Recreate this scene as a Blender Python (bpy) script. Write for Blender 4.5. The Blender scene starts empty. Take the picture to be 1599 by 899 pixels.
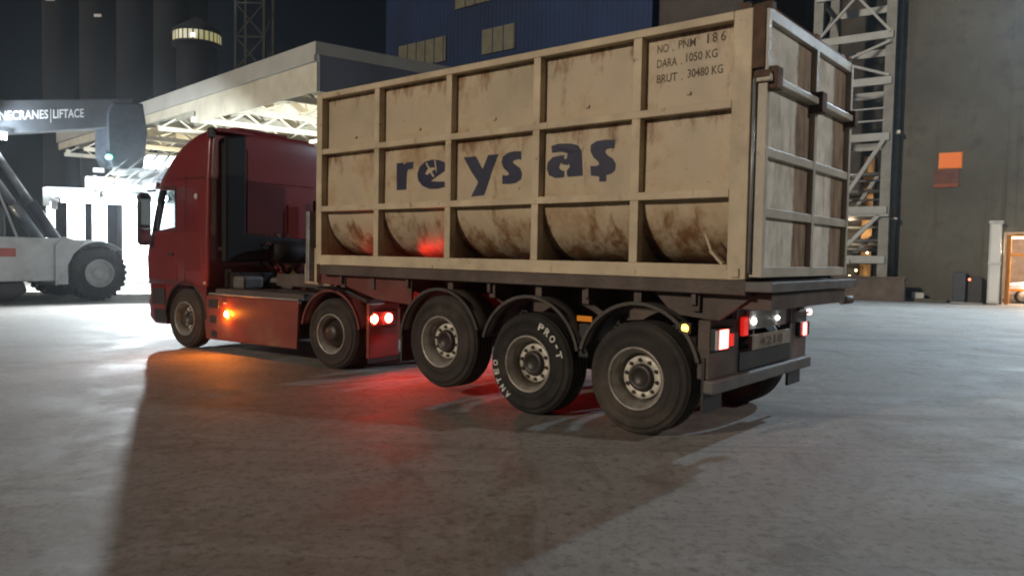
import bpy, bmesh, math, random
from mathutils import Vector, Matrix
random.seed(7)
R = math.radians
SC = bpy.context.scene
COL = SC.collection

# ------------------------------------------------------------------ camera, world, sun, exposure
CAM_H, PITCH, ROLL, FPX = 1.681, R(-2.52), R(1.056), 1183.9
cam_d = bpy.data.cameras.new('camera'); cam = bpy.data.objects.new('camera', cam_d); COL.objects.link(cam)
_f = Vector((0, math.cos(PITCH), math.sin(PITCH))); _u = Vector((0, -math.sin(PITCH), math.cos(PITCH))); _r = Vector((1, 0, 0))
_x = _r * math.cos(ROLL) + _u * math.sin(ROLL); _y = _u * math.cos(ROLL) - _r * math.sin(ROLL); _z = -_f
cam.matrix_world = Matrix(((_x.x, _y.x, _z.x, 0), (_x.y, _y.y, _z.y, 0), (_x.z, _y.z, _z.z, CAM_H), (0, 0, 0, 1)))
cam_d.sensor_width = 36; cam_d.lens = FPX / 1599 * 36; cam_d.clip_start = .05; cam_d.clip_end = 2000
SC.camera = cam

KEY = Vector((-.80, -.62, .36)).normalized()          # towards the yard's key light behind the photographer
w = bpy.data.worlds.new("World"); SC.world = w; w.use_nodes = True
nt = w.node_tree; sky = nt.nodes.new('ShaderNodeTexSky'); sky.sky_type = 'NISHITA'; sky.sun_disc = False
sky.sun_elevation = math.asin(KEY.z); sky.sun_rotation = math.atan2(KEY.x, KEY.y)
bg = nt.nodes['Background']; bg.inputs[1].default_value = .0022
nt.links.new(sky.outputs[0], bg.inputs[0])

sd = bpy.data.lights.new('sun', 'SUN'); sun = bpy.data.objects.new('sun', sd); COL.objects.link(sun)
sd.energy = 1.62; sd.angle = R(3.0); sd.color = (1.0, .84, .66)
sun.rotation_euler = KEY.to_track_quat('Z', 'Y').to_euler(); sun.location = KEY * 40

SC.view_settings.view_transform = 'Standard'; SC.view_settings.look = 'None'
SC.view_settings.exposure = 0; SC.view_settings.gamma = 1; SC.view_settings.use_curve_mapping = False
SC.cycles.use_denoising = True; SC.cycles.pixel_filter_type = 'BLACKMAN_HARRIS'; SC.cycles.filter_width = 2.0; SC.cycles.max_bounces = 6; SC.cycles.sample_clamp_indirect = 4
SC.cycles.caustics_reflective = False; SC.cycles.caustics_refractive = False

def spot(name, loc, target, power, color, size=R(90), blend=.5, rad=.15):
    d = bpy.data.lights.new(name, 'SPOT'); o = bpy.data.objects.new(name, d); COL.objects.link(o)
    d.energy = power; d.color = color; d.spot_size = size; d.spot_blend = blend; d.shadow_soft_size = rad
    o.location = loc; o.rotation_euler = (Vector(loc) - Vector(target)).to_track_quat('Z', 'Y').to_euler(); return o
COOL = (.86, .95, 1.0)
# work light on the reach stacker, then two added spots
spot('stacker_work_light', (-11.4, 24.3, 3.2), (-6, 8, 0), 8800, COOL, R(120), .7, .10)
spot('spreader_fill', (-14.3, 23.6, 2.4), (-12.9, 26.4, 3.9), 1500, COOL, R(95), .5, .08)  # added fill spot that brightens the spreader front
spot('backdrop_glare_spot', (-13.2, 26.2, 3.0), (-17.5, 36, 1.5), 60000, COOL, R(120), .5, .1)  # added spot that blows out the ground and posts beyond the spreader
# floodlight on the plant, right of the frame
spot('plant_floodlight', (21, 27, 12), (14, 21, 0), 21000, (.64, .84, 1.0), R(105), 1.0, .25)
spot('tailgate_fill', (21, 1, 11), (4, 8, 1.5), 6600, (1.0, .96, .90), R(110), .7, .3)  # unseen fill added to brighten the tailgate and the right-hand ground
# lamps under the loading canopy
spot('canopy_lamp', (-14, 44, 7.0), (-14, 46, 12), 1050, (1.0, .93, .74), R(170), .3, .4)
spot('canopy_lamp_far', (-26, 56, 7.0), (-26, 57, 12), 1200, (1.0, .90, .66), R(170), .3, .4)
spot('canopy_lamp_near', (-6, 41, 7.0), (-6, 42, 12), 900, (1.0, .93, .74), R(170), .3, .4)

# ------------------------------------------------------------------ materials
def L(nt, a, b): nt.links.new(a, b)
def mat(name, col, rough=.6, metal=0., var=.25, vscale=3., rust=0., rustcol=(.13, .045, .015), streak=0., zr=None,
        bump=.15, bscale=30., spec=.5, coat=0., dirt=0., dirtcol=(.10, .075, .05), zx=(3, 3, .35), edges=()):
    m = bpy.data.materials.new(name); m.use_nodes = True; nt = m.node_tree; N = nt.nodes
    b = N['Principled BSDF']; b.inputs['Roughness'].default_value = rough; b.inputs['Metallic'].default_value = metal
    b.inputs['Specular IOR Level'].default_value = spec; b.inputs['Coat Weight'].default_value = coat
    tc = N.new('ShaderNodeTexCoord')
    n1 = N.new('ShaderNodeTexNoise'); n1.inputs['Scale'].default_value = vscale; n1.inputs['Detail'].default_value = 6
    L(nt, tc.outputs['Object'], n1.inputs['Vector'])
    mr = N.new('ShaderNodeMapRange'); mr.inputs[1].default_value = .3; mr.inputs[2].default_value = .7
    mr.inputs[3].default_value = 1 - var; mr.inputs[4].default_value = 1 + var * .5
    L(nt, n1.outputs[0], mr.inputs[0])
    vm = N.new('ShaderNodeVectorMath'); vm.operation = 'SCALE'; vm.inputs[0].default_value = col
    L(nt, mr.outputs[0], vm.inputs['Scale']); cur = vm.outputs[0]
    def layer(cur, fac, c):
        mx = N.new('ShaderNodeMix'); mx.data_type = 'RGBA'; L(nt, fac, mx.inputs[0]); L(nt, cur, mx.inputs[6])
        mx.inputs[7].default_value = (*c, 1); return mx.outputs[2]
    def thresh(out, lo, hi):
        q = N.new('ShaderNodeMapRange'); q.interpolation_type = 'SMOOTHSTEP'; q.inputs[1].default_value = lo; q.inputs[2].default_value = hi
        L(nt, out, q.inputs[0]); return q.outputs[0]
    if dirt:
        n = N.new('ShaderNodeTexNoise'); n.inputs['Scale'].default_value = 1.3; n.inputs['Detail'].default_value = 8; n.inputs['Roughness'].default_value = .65
        L(nt, tc.outputs['Object'], n.inputs['Vector'])
        cur = layer(cur, thresh(n.outputs[0], .62 - dirt * .25, .85 - dirt * .2), dirtcol)
    if rust or streak or zr:
        mp = N.new('ShaderNodeMapping'); mp.inputs['Scale'].default_value = zx; L(nt, tc.outputs['Object'], mp.inputs[0])
        n = N.new('ShaderNodeTexNoise'); n.inputs['Scale'].default_value = 2.2; n.inputs['Detail'].default_value = 9; n.inputs['Roughness'].default_value = .7
        L(nt, mp.outputs[0], n.inputs['Vector']); v = n.outputs[0]
        if zr:                                              # more rust low down on the body (trapped wet dirt)
            sp = N.new('ShaderNodeSeparateXYZ'); L(nt, tc.outputs['Object'], sp.inputs[0])
            q = N.new('ShaderNodeMapRange'); q.inputs[1].default_value = zr[0]; q.inputs[2].default_value = zr[1]; q.inputs[3].default_value = 0; q.inputs[4].default_value = zr[2]
            L(nt, sp.outputs[2], q.inputs[0]); a = N.new('ShaderNodeMath'); L(nt, v, a.inputs[0]); L(nt, q.outputs[0], a.inputs[1]); v = a.outputs[0]
        if edges:                                           # rust creeping down from the welded rails
            sp = N.new('ShaderNodeSeparateXYZ'); L(nt, tc.outputs['Object'], sp.inputs[0])
            for z0 in edges:
                q = N.new('ShaderNodeMapRange'); q.inputs[1].default_value = z0 - .30; q.inputs[2].default_value = z0; q.inputs[4].default_value = .17; L(nt, sp.outputs[2], q.inputs[0])
                lt_m = N.new('ShaderNodeMath'); lt_m.operation = 'LESS_THAN'; L(nt, sp.outputs[2], lt_m.inputs[0]); lt_m.inputs[1].default_value = z0 + .03
                mm = N.new('ShaderNodeMath'); mm.operation = 'MULTIPLY'; L(nt, q.outputs[0], mm.inputs[0]); L(nt, lt_m.outputs[0], mm.inputs[1])
                a = N.new('ShaderNodeMath'); L(nt, v, a.inputs[0]); L(nt, mm.outputs[0], a.inputs[1]); v = a.outputs[0]
        cur = layer(cur, thresh(v, .66 - streak * .2, .86 - streak * .2), rustcol)
    if rust:
        n = N.new('ShaderNodeTexNoise'); n.inputs['Scale'].default_value = 9; n.inputs['Detail'].default_value = 9; n.inputs['Roughness'].default_value = .75
        L(nt, tc.outputs['Object'], n.inputs['Vector'])
        cur = layer(cur, thresh(n.outputs[0], .68 - rust * .2, .74 - rust * .2), rustcol)
    L(nt, cur, b.inputs['Base Color'])
    if bump:
        n = N.new('ShaderNodeTexNoise'); n.inputs['Scale'].default_value = bscale; n.inputs['Detail'].default_value = 5
        L(nt, tc.outputs['Object'], n.inputs['Vector']); bp = N.new('ShaderNodeBump'); bp.inputs['Strength'].default_value = bump
        bp.inputs['Distance'].default_value = .01; L(nt, n.outputs[0], bp.inputs['Height']); L(nt, bp.outputs[0], b.inputs['Normal'])
    return m
def emis(name, col, s, base=(.5, .5, .5)):
    m = bpy.data.materials.new(name); m.use_nodes = True; b = m.node_tree.nodes['Principled BSDF']
    b.inputs['Base Color'].default_value = (*base, 1); b.inputs['Emission Color'].default_value = (*col, 1); b.inputs['Emission Strength'].default_value = s
    b.inputs['Roughness'].default_value = .25; return m
def glassmat(name='window_glass'):
    m = bpy.data.materials.new(name); m.use_nodes = True; nt = m.node_tree; N = nt.nodes; N.remove(N['Principled BSDF'])
    t = N.new('ShaderNodeBsdfTransparent'); t.inputs[0].default_value = (.42, .46, .46, 1); g = N.new('ShaderNodeBsdfGlossy'); g.inputs['Roughness'].default_value = .03
    mx = N.new('ShaderNodeMixShader'); lw = N.new('ShaderNodeFresnel'); lw.inputs[0].default_value = 1.35
    L(nt, lw.outputs[0], mx.inputs[0]); L(nt, t.outputs[0], mx.inputs[1]); L(nt, g.outputs[0], mx.inputs[2]); L(nt, mx.outputs[0], N['Material Output'].inputs[0]); return m

M = {}
M['tan'] = mat('tan_paint', (.53, .445, .315), .55, var=.28, vscale=2.5, rust=.42, streak=.42, dirt=.45, dirtcol=(.30, .22, .14), bump=.3, bscale=14)
M['tan_panel'] = mat('tan_panel_paint', (.54, .455, .325), .5, var=.34, vscale=1.3, rust=.30, streak=.42, zr=(2.25, 1.60, .25), dirt=.7, dirtcol=(.35, .245, .145), bump=.45, bscale=5, rustcol=(.20, .10, .045), zx=(2.2, 2.2, .8), edges=(3.72, 2.975))
M['rust'] = mat('rusted_steel', (.10, .055, .035), .85, var=.5, vscale=8, rust=.5, bump=.6, rustcol=(.05, .025, .015))
M['navy'] = mat('navy_letter_paint', (.012, .016, .052), .55, var=.3, vscale=12, bump=.1, rust=.12, rustcol=(.22, .17, .12))
M['stencil'] = mat('faded_black_stencil', (.09, .065, .04), .7, var=.5, vscale=25, rust=.42, rustcol=(.34, .26, .16), bump=0)
M['chassis'] = mat('grimy_chassis_paint', (.075, .055, .048), .6, var=.4, vscale=4, dirt=.5, dirtcol=(.14, .11, .09), bump=.4)
M['redchassis'] = mat('red_chassis_paint', (.15, .035, .03), .5, var=.4, vscale=4, dirt=.5, dirtcol=(.10, .07, .06), bump=.3)
M['dark'] = mat('black_plastic', (.018, .018, .02), .5, var=.3, dirt=.3, dirtcol=(.05, .045, .04), bump=.2)
M['blackduct'] = mat('matt_black_duct_plastic', (.006, .006, .008), .7, var=.2, bump=.1, spec=.25)
M['bar'] = mat('grimy_grey_bar_paint', (.11, .105, .105), .55, var=.35, vscale=5, dirt=.5, dirtcol=(.07, .06, .05), bump=.2)
M['fender'] = mat('dusty_fender_plastic', (.05, .045, .042), .5, var=.3, dirt=.6, dirtcol=(.11, .09, .075), bump=.2)
M['redcab'] = mat('red_cab_paint', (.165, .018, .020), .30, var=.15, vscale=1.5, dirt=.15, dirtcol=(.20, .05, .04), bump=.05, bscale=4, coat=.35)
M['redskirt'] = mat('dusty_red_skirt_paint', (.20, .042, .032), .4, var=.25, vscale=3, dirt=.5, dirtcol=(.22, .11, .075), bump=.1, coat=.1)
def tyremat(name, col, sc):
    return mat(name, col, .8, var=.3, vscale=6, dirt=.6, dirtcol=sc, bump=.5, bscale=60, spec=.3)
M['tyre'] = tyremat('dusty_tyre_rubber', (.035, .032, .03), (.085, .07, .058))
M['tyre2'] = tyremat('dark_tyre_rubber', (.022, .021, .02), (.05, .045, .04))
M['rim'] = mat('dusty_silver_rim', (.36, .34, .31), .45, metal=.35, var=.4, vscale=8, dirt=.45, dirtcol=(.14, .11, .08), bump=.2)
M['flange'] = mat('pale_hub_flange', (.62, .59, .52), .5, metal=.1, var=.3, vscale=14, dirt=.3, bump=.1)
M['hub'] = mat('greasy_hub', (.035, .03, .028), .45, var=.4, bump=.3)
M['white_rubber'] = mat('white_tyre_lettering', (.62, .62, .58), .7, var=.25, vscale=30, bump=.1)
M['galv'] = mat('galvanised_steel', (.30, .31, .32), .45, metal=.5, var=.3, vscale=5, dirt=.3, bump=.2)
M['palegrey'] = mat('pale_grey_paint', (.48, .49, .48), .5, var=.25, vscale=4, dirt=.35, dirtcol=(.28, .22, .17), bump=.2)
M['glass'] = glassmat()
M['red_on'] = emis('lit_red_lens', (1, .035, .02), 420)
M['red_on_big'] = emis('lit_red_tail_lens', (1, .09, .07), 16)
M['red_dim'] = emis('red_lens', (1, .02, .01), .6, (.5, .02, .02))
M['amber_on'] = emis('lit_amber_lens', (1, .22, .012), 1900)
M['amber_faint_glow'] = emis('amber_lens', (1, .3, .02), .12, (.7, .25, .03))  # unlit amber parts get a faint glow in the material
M['white_on'] = emis('lit_white_lens', (1, .97, .9), 26)
M['flood_on'] = emis('lit_floodlight_lens', (.85, .95, 1), 120)
M['green_on'] = emis('lit_green_lens', (.1, 1, .65), 14)
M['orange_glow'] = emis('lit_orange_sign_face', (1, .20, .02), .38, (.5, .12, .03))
M['warm_on'] = emis('lit_warm_lamp', (1, .72, .35), 9)
M['stackerpaint'] = mat('white_machine_paint', (.62, .64, .64), .4, var=.2, vscale=2, dirt=.35, dirtcol=(.33, .28, .22), bump=.15, coat=.2)
M['boompaint'] = mat('dark_grey_boom_paint', (.085, .095, .11), .45, var=.25, vscale=2, dirt=.3, bump=.15, coat=.2)
M['headpaint'] = mat('dark_blue_grey_paint', (.045, .055, .07), .6, var=.4, vscale=5, bump=.4)
M['boltext'] = mat('white_boom_lettering', (.8, .82, .84), .5, var=.1, bump=0)
M['seat'] = mat('dark_seat_cloth', (.02, .02, .025), .9)
M['mirrorg'] = mat('mirror_glass', (.5, .5, .5), .05, metal=1, var=.05, bump=0)

# ------------------------------------------------------------------ mesh builder
class MB:
    def __init__(s): s.v = []; s.f = []; s.smooth = set()
    def add(s, vs, fs, smooth=False):
        n = len(s.v); s.v += [tuple(p) for p in vs]
        for f in fs:
            if smooth: s.smooth.add(len(s.f))
            s.f.append(tuple(i + n for i in f))
        return s
    def box(s, x0, x1, y0, y1, z0, z1):
        x0, x1 = sorted((x0, x1)); y0, y1 = sorted((y0, y1)); z0, z1 = sorted((z0, z1))
        v = [(x, y, z) for z in (z0, z1) for y in (y0, y1) for x in (x0, x1)]
        return s.add(v, [(0, 2, 3, 1), (4, 5, 7, 6), (0, 1, 5, 4), (1, 3, 7, 5), (3, 2, 6, 7), (2, 0, 4, 6)])
    def beam(s, p, q, a, b, up=(0, 0, 1)):
        p, q = Vector(p), Vector(q); d = (q - p).normalized(); u = Vector(up)
        if abs(d.dot(u)) > .98: u = Vector((1, 0, 0))
        x = d.cross(u).normalized(); y = x.cross(d)
        v = []
        for c in (p, q):
            for i, j in ((-1, -1), (1, -1), (1, 1), (-1, 1)): v.append(c + x * a / 2 * i + y * b / 2 * j)
        return s.add(v, [(3, 2, 1, 0), (4, 5, 6, 7), (0, 1, 5, 4), (1, 2, 6, 5), (2, 3, 7, 6), (3, 0, 4, 7)])
    def tube(s, pts, r, n=10, caps=True):
        pts = [Vector(p) for p in pts]; rings = []
        for i, p in enumerate(pts):
            d = ((pts[min(i + 1, len(pts) - 1)] - pts[max(i - 1, 0)])).normalized()
            u = Vector((0, 0, 1)) if abs(d.z) < .95 else Vector((1, 0, 0))
            x = d.cross(u).normalized(); y = x.cross(d); rr = r[i] if isinstance(r, (list, tuple)) else r
            rings.append([p + (x * math.cos(2 * math.pi * k / n) + y * math.sin(2 * math.pi * k / n)) * rr for k in range(n)])
        s.loft(rings, closed=True, caps=caps, smooth=True); return s
    def loft(s, rings, closed=True, caps=True, smooth=False):
        n = len(rings[0]); v = [p for r in rings for p in r]; f = []
        for i in range(len(rings) - 1):
            for k in range(n if closed else n - 1):
                a, b = i * n + k, i * n + (k + 1) % n
                f.append((a, b, b + n, a + n))
        s.add(v, f, smooth)
        if caps: s.add(rings[0], [tuple(range(n))[::-1]]); s.add(rings[-1], [tuple(range(n))])
        return s
    def prism(s, poly, axis, a, b):
        """poly: 2-D points in the other two axes (x,z for axis y; y,z for axis x; x,y for axis z)"""
        def P(p, t): return {'y': (p[0], t, p[1]), 'x': (t, p[0], p[1]), 'z': (p[0], p[1], t)}[axis]
        n = len(poly); v = [P(p, a) for p in poly] + [P(p, b) for p in poly]
        f = [tuple(range(n)), tuple(range(2 * n - 1, n - 1, -1))] + [(k, k + n, (k + 1) % n + n, (k + 1) % n) for k in range(n)]
        return s.add(v, f)
    def lathe(s, c, prof, n=48, axis='y', smooth=True):
        """prof: list of (radius, offset along axis)"""
        rings = []
        for r, o in prof:
            ring = []
            for k in range(n):
                t = 2 * math.pi * k / n
                if axis == 'y': ring.append((c[0] + r * math.cos(t), c[1] + o, c[2] + r * math.sin(t)))
                elif axis == 'z': ring.append((c[0] + r * math.cos(t), c[1] + r * math.sin(t), c[2] + o))
                else: ring.append((c[0] + o, c[1] + r * math.cos(t), c[2] + r * math.sin(t)))
            rings.append(ring)
        return s.loft(rings, True, False, smooth)
    def disc(s, c, r, axis='y', n=24):
        v = []
        for k in range(n):
            t = 2 * math.pi * k / n
            v.append({'y': (c[0] + r * math.cos(t), c[1], c[2] + r * math.sin(t)), 'x': (c[0], c[1] + r * math.cos(t), c[2] + r * math.sin(t)), 'z': (c[0] + r * math.cos(t), c[1] + r * math.sin(t), c[2])}[axis])
        return s.add(v, [tuple(range(n))])
    def build(s, name, m, parent=None, zoff=0., bevel=0.):
        me = bpy.data.meshes.new(name); me.from_pydata(s.v, [], s.f)
        for i in s.smooth: me.polygons[i].use_smooth = True
        bm = bmesh.new(); bm.from_mesh(me); bmesh.ops.remove_doubles(bm, verts=bm.verts, dist=1e-5); bmesh.ops.recalc_face_normals(bm, faces=bm.faces); bm.to_mesh(me); bm.free()
        me.materials.append(M[m] if isinstance(m, str) else m)
        o = bpy.data.objects.new(name, me); COL.objects.link(o)
        if parent is not None:
            o.parent = parent
            if parent.type == 'EMPTY': o.location.z = -parent.get('_zb', 0)
        if bevel:
            b = o.modifiers.new('bevel', 'BEVEL'); b.width = bevel; b.segments = 2; b.limit_method = 'ANGLE'; b.angle_limit = R(40)
        return o
def thing(name, label, cat, loc, rz=0., group=None):
    o = bpy.data.objects.new(name, None); COL.objects.link(o); o.location = loc; o.rotation_euler.z = rz
    o.empty_display_size = .3; o['_zb'] = loc[2]; o['label'] = label; o['category'] = cat
    if group: o['group'] = group
    return o
def tag(o, label=None, cat=None, group=None, kind=None):
    if label: o['label'] = label
    if cat: o['category'] = cat
    if group: o['group'] = group
    if kind: o['kind'] = kind
    return o
def text_geo(s, size, bold=0., res=3):
    """mesh of a string: (verts 2-D, faces), baseline at y=0, starting at x=0"""
    c = bpy.data.curves.new('t', 'FONT'); c.body = s; c.size = size; c.offset = bold; c.resolution_u = res
    o = bpy.data.objects.new('t', c); COL.objects.link(o); dg = bpy.context.evaluated_depsgraph_get(); dg.update()
    me = bpy.data.meshes.new_from_object(o.evaluated_get(dg)); v = [(p.co.x, p.co.y) for p in me.vertices]; f = [tuple(p.vertices) for p in me.polygons]
    bpy.data.objects.remove(o); bpy.data.curves.remove(c); bpy.data.meshes.remove(me); return v, f
def text_on(mb, s, size, fn, bold=0., width=None, height=None):
    """fn maps (u,v) in text plane to a 3-D point; scaled to width / height when given"""
    v, f = text_geo(s, size, bold)
    if not v: return
    x0, x1 = min(p[0] for p in v), max(p[0] for p in v); sx = (width / (x1 - x0)) if width else 1
    y1 = max(p[1] for p in v); sy = (height / y1) if height else sx
    mb.add([fn((p[0] - x0) * sx, p[1] * sy) for p in v], f)

# ------------------------------------------------------------------ ground
def ground_mat():
    m = bpy.data.materials.new('dusty_concrete_yard'); m.use_nodes = True; nt = m.node_tree; N = nt.nodes; b = N['Principled BSDF']
    tc = N.new('ShaderNodeTexCoord')
    def noise(sc, det, rough=.6, mp=None, dist=0):
        n = N.new('ShaderNodeTexNoise'); n.inputs['Scale'].default_value = sc; n.inputs['Detail'].default_value = det; n.inputs['Roughness'].default_value = rough; n.inputs['Distortion'].default_value = dist
        if mp:
            q = N.new('ShaderNodeMapping'); q.inputs['Scale'].default_value = mp[0]; q.inputs['Rotation'].default_value = (0, 0, mp[1]); L(nt, tc.outputs['Object'], q.inputs[0]); L(nt, q.outputs[0], n.inputs[0])
        else: L(nt, tc.outputs['Object'], n.inputs[0])
        return n.outputs[0]
    def mr(v, a, b_, c, d, smooth=True):
        q = N.new('ShaderNodeMapRange'); q.interpolation_type = 'SMOOTHSTEP' if smooth else 'LINEAR'
        for i, x in enumerate((a, b_, c, d)): q.inputs[i + 1].default_value = x
        L(nt, v, q.inputs[0]); return q.outputs[0]
    def mix(f, a, c):
        x = N.new('ShaderNodeMix'); x.data_type = 'RGBA'; L(nt, f, x.inputs[0])
        for i, q in ((6, a), (7, c)):
            if isinstance(q, tuple): x.inputs[i].default_value = (*q, 1)
            else: L(nt, q, x.inputs[i])
        return x.outputs[2]
    big = noise(.22, 5, .6, dist=.6); patch = noise(.8, 8, .68, dist=.5); fine = noise(14, 6, .7); grit = noise(75, 4, .75)
    tr = noise(1.1, 9, .74, ((.7, 1.2, 1), R(-50)), 1.2); tr2 = noise(1.0, 9, .74, ((1.1, .7, 1), R(14)), 1.4); trk = noise(1.1, 7, .7, ((.10, 1.5, 1), R(-60)), .6)
    blot = noise(3.0, 8, .72); drip = noise(1.15, 9, .7); mid = noise(6.5, 8, .75)
    c = mix(mr(big, .35, .65, 0, 1), (.20, .187, .172), (.25, .238, .222))
    c = mix(mr(patch, .48, .68, 0, .6), c, (.14, .122, .105))
    c = mix(mr(tr, .50, .64, 0, .7), c, (.28, .27, .255))
    c = mix(mr(tr2, .50, .64, 0, .6), c, (.125, .105, .088))
    c = mix(mr(trk, .54, .64, 0, .45), c, (.10, .088, .075))
    c = mix(mr(blot, .58, .70, 0, .6), c, (.085, .070, .058))
    c = mix(mr(drip, .66, .69, 0, .7), c, (.055, .045, .038))
    c = mix(mr(mid, .54, .66, 0, .65), c, (.075, .062, .052))
    c = mix(mr(mid, .44, .36, 0, .45), c, (.29, .28, .26))
    c = mix(mr(fine, .48, .70, 0, .7), c, (.085, .074, .064))
    c = mix(mr(grit, .56, .68, 0, .65), c, (.05, .045, .04))
    c = mix(mr(grit, .40, .30, 0, .5), c, (.32, .31, .29))
    L(nt, c, b.inputs['Base Color'])
    L(nt, mr(patch, .4, .7, .80, .64), b.inputs['Roughness']); b.inputs['Specular IOR Level'].default_value = .4
    a = N.new('ShaderNodeMath'); a.operation = 'MULTIPLY_ADD'; L(nt, fine, a.inputs[0]); a.inputs[1].default_value = .35; L(nt, blot, a.inputs[2])
    a2 = N.new('ShaderNodeMath'); a2.operation = 'MULTIPLY_ADD'; L(nt, grit, a2.inputs[0]); a2.inputs[1].default_value = .12; L(nt, a.outputs[0], a2.inputs[2])
    bp = N.new('ShaderNodeBump'); bp.inputs['Strength'].default_value = .4; bp.inputs['Distance'].default_value = .010
    L(nt, a2.outputs[0], bp.inputs['Height']); L(nt, bp.outputs[0], b.inputs['Normal']); return m
g = MB().add([(-400, -400, 0), (400, -400, 0), (400, 400, 0), (-400, 400, 0)], [(0, 1, 2, 3)]).build('ground', ground_mat()); tag(g, kind='structure')

# ------------------------------------------------------------------ night haze lit by the lamps
hz = MB().box(-90, 60, -20, 105, -1, 46)
hm = bpy.data.materials.new('night_haze'); hm.use_nodes = True; hn = hm.node_tree; hn.nodes.remove(hn.nodes['Principled BSDF'])
hv = hn.nodes.new('ShaderNodeVolumePrincipled'); hv.inputs['Density'].default_value = .0005; hv.inputs['Color'].default_value = (.85, .92, 1, 1); hv.inputs['Anisotropy'].default_value = .78
L(hn, hv.outputs[0], hn.nodes['Material Output'].inputs['Volume'])
hz = hz.build('haze', hm); tag(hz, kind='stuff')

# ------------------------------------------------------------------ wheels
def make_wheel(parent, x, y_face, z, Rr=.536, wd=.385, rr=.292, side=1, n=56, tyre='tyre', single=True, lugs=10):
    """side=+1: outer face towards +y. Axis along y."""
    s = side; yc = y_face
    prof = [(rr - .004, -.020), (rr + .012, -.006), (rr + .022, -.014), (rr + .034, -.006), (Rr * .70, .001), (Rr * .705, -.003), (Rr * .72, 0), (Rr * .84, -.003), (Rr * .845, .001), (Rr * .86, .001), (Rr * .865, -.007), (Rr * .93, -.022), (Rr * .94, -.019), (Rr * .975, -.045), (Rr * .99, -.062)]
    tread = []; W = wd; a, b2 = -.062, -(W - .062); ng = 4; step = (b2 - a) / (ng * 2 + 1); yy = a
    for i in range(ng * 2 + 1):
        r_ = Rr if i % 2 == 0 else Rr - .014
        ww = step * (1.55 if i % 2 == 0 else .31)
        tread += [(r_, yy)]; yy = a + (b2 - a) * ((i // 2 + (1 if i % 2 else .78)) / (ng + .78)); tread += [(r_, yy)]
    back = [(r_, -W - o) for r_, o in reversed(prof)]
    ty = MB().lathe((x, 0, z), [(r_, s * o) for r_, o in prof + tread + back], n)
    for i in range(len(ty.v)): ty.v[i] = (ty.v[i][0], ty.v[i][1] + yc, ty.v[i][2])
    axle = MB().lathe((x, yc, z), [(.0, -s * .17), (.16, -s * .17), (.20, -s * .25), (.20, -s * W), (0, -s * W)], 24).build('wheel', 'hub', parent)
    ty.build('tyre', tyre, axle)
    k = rr / .292; dd = .135 if single else .115
    rim = [(rr, -.014), (rr + .010, -.008), (rr + .008, .004), (rr - .006, .006), (rr - .014, -.004), (rr - .022, -.03), (rr - .045, -.045), (rr - .05, -.10), (rr - .075, -dd - .03), (.222 * k, -dd - .045), (.208 * k, -dd - .02), (.205 * k, -dd)]
    MB().lathe((x, yc, z), [(r_, s * o) for r_, o in rim], n).build('rim', 'rim', axle)
    if single:
        MB().lathe((x, yc, z), [(.205 * k, -s * dd), (.201 * k, s * (-dd + .008)), (.132 * k, s * (-dd + .008)), (.129 * k, -s * (dd + .01))], n).build('hub_flange', 'flange', axle)
        for i in range(lugs):
            nuts = MB()
            t = 2 * math.pi * (i + .3) / lugs; cx, cz = x + .168 * k * math.cos(t), z + .168 * k * math.sin(t)
            nuts.lathe((cx, yc, cz), [(0.019, s * (-dd + .006)), (0.019, s * (-dd + .03)), (.011, s * (-dd + .034)), (0, s * (-dd + .034))], 6, smooth=False)
            nuts.build('wheel_nut', 'hub', axle)
        MB().lathe((x, yc, z), [(.131 * k, -s * (dd + .01)), (.128 * k, s * (-dd + .045)), (.118 * k, s * (-dd + .06)), (.085 * k, s * (-dd + .062)), (.08 * k, s * (-dd + .05)), (0, s * (-dd + .05))], 32).build('hub_cap', 'hub', axle)
    return axle

# ------------------------------------------------------------------ FRAMES
TO, TYAW = (1.9875, 6.4737), R(140.34)
CO, CYAW = (-2.5699, 10.753), R(145.06)

# ================================================================== CONTAINER
ZB, ZT, LC, WC = 1.504, 3.794, 6.07, 2.43
con = thing('bulk_container', 'tan ribbed steel bulk container with navy lettering on its side, carried on the semi-trailer', 'container', (*TO, ZB), TYAW)
# body shell: recessed side sheets, rounded bottom
def side_profile(s):     # (y,z) down one side; s=+1 the near (left) side measured from y=0
    P = [(-.100, ZT - .02), (-.100, 3.01), (-.100, 2.25)]
    for i in range(1, 9):
        t = R(90 * i / 8); P.append((-.100 - .70 * (1 - math.cos(t)), 2.25 - .66 * math.sin(t)))
    return P
left = side_profile(1); right = [(-WC - y, z) for y, z in reversed(left)]
ring = left + right
th = .03
inner = [(y - th if y > -WC / 2 else y + th, z + (th if z < 1.62 else 0)) for y, z in ring]
sh = MB()
xs = [LC - .06 - i * (LC - .12) / 40 for i in range(41)]
def dent(x, y, z):
    return .007 * (math.sin(x * 5.3 + z * 2.1) * math.sin(z * 4.7 + 1.3) + .5 * math.sin(x * 11.7 + z * 6.1) * math.sin(z * 9.1))
rings_o = [[(x, y + dent(x, y, z) * (1 if y > -1.2 else -1), z) for y, z in ring] for x in xs]
sh.loft(rings_o, closed=False, caps=False, smooth=True)
sh.loft([[(x, y, z) for y, z in inner] for x in (xs[0], xs[-1])], closed=False, caps=False)
sh.build('body_shell', 'tan_panel', con)
fr = MB().box(LC - .06, LC - .03, -.08, -WC + .08, ZB + .05, ZT - .03)
fr.build('front_wall', 'tan_panel', con, bevel=.004)
fm = MB()
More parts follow.
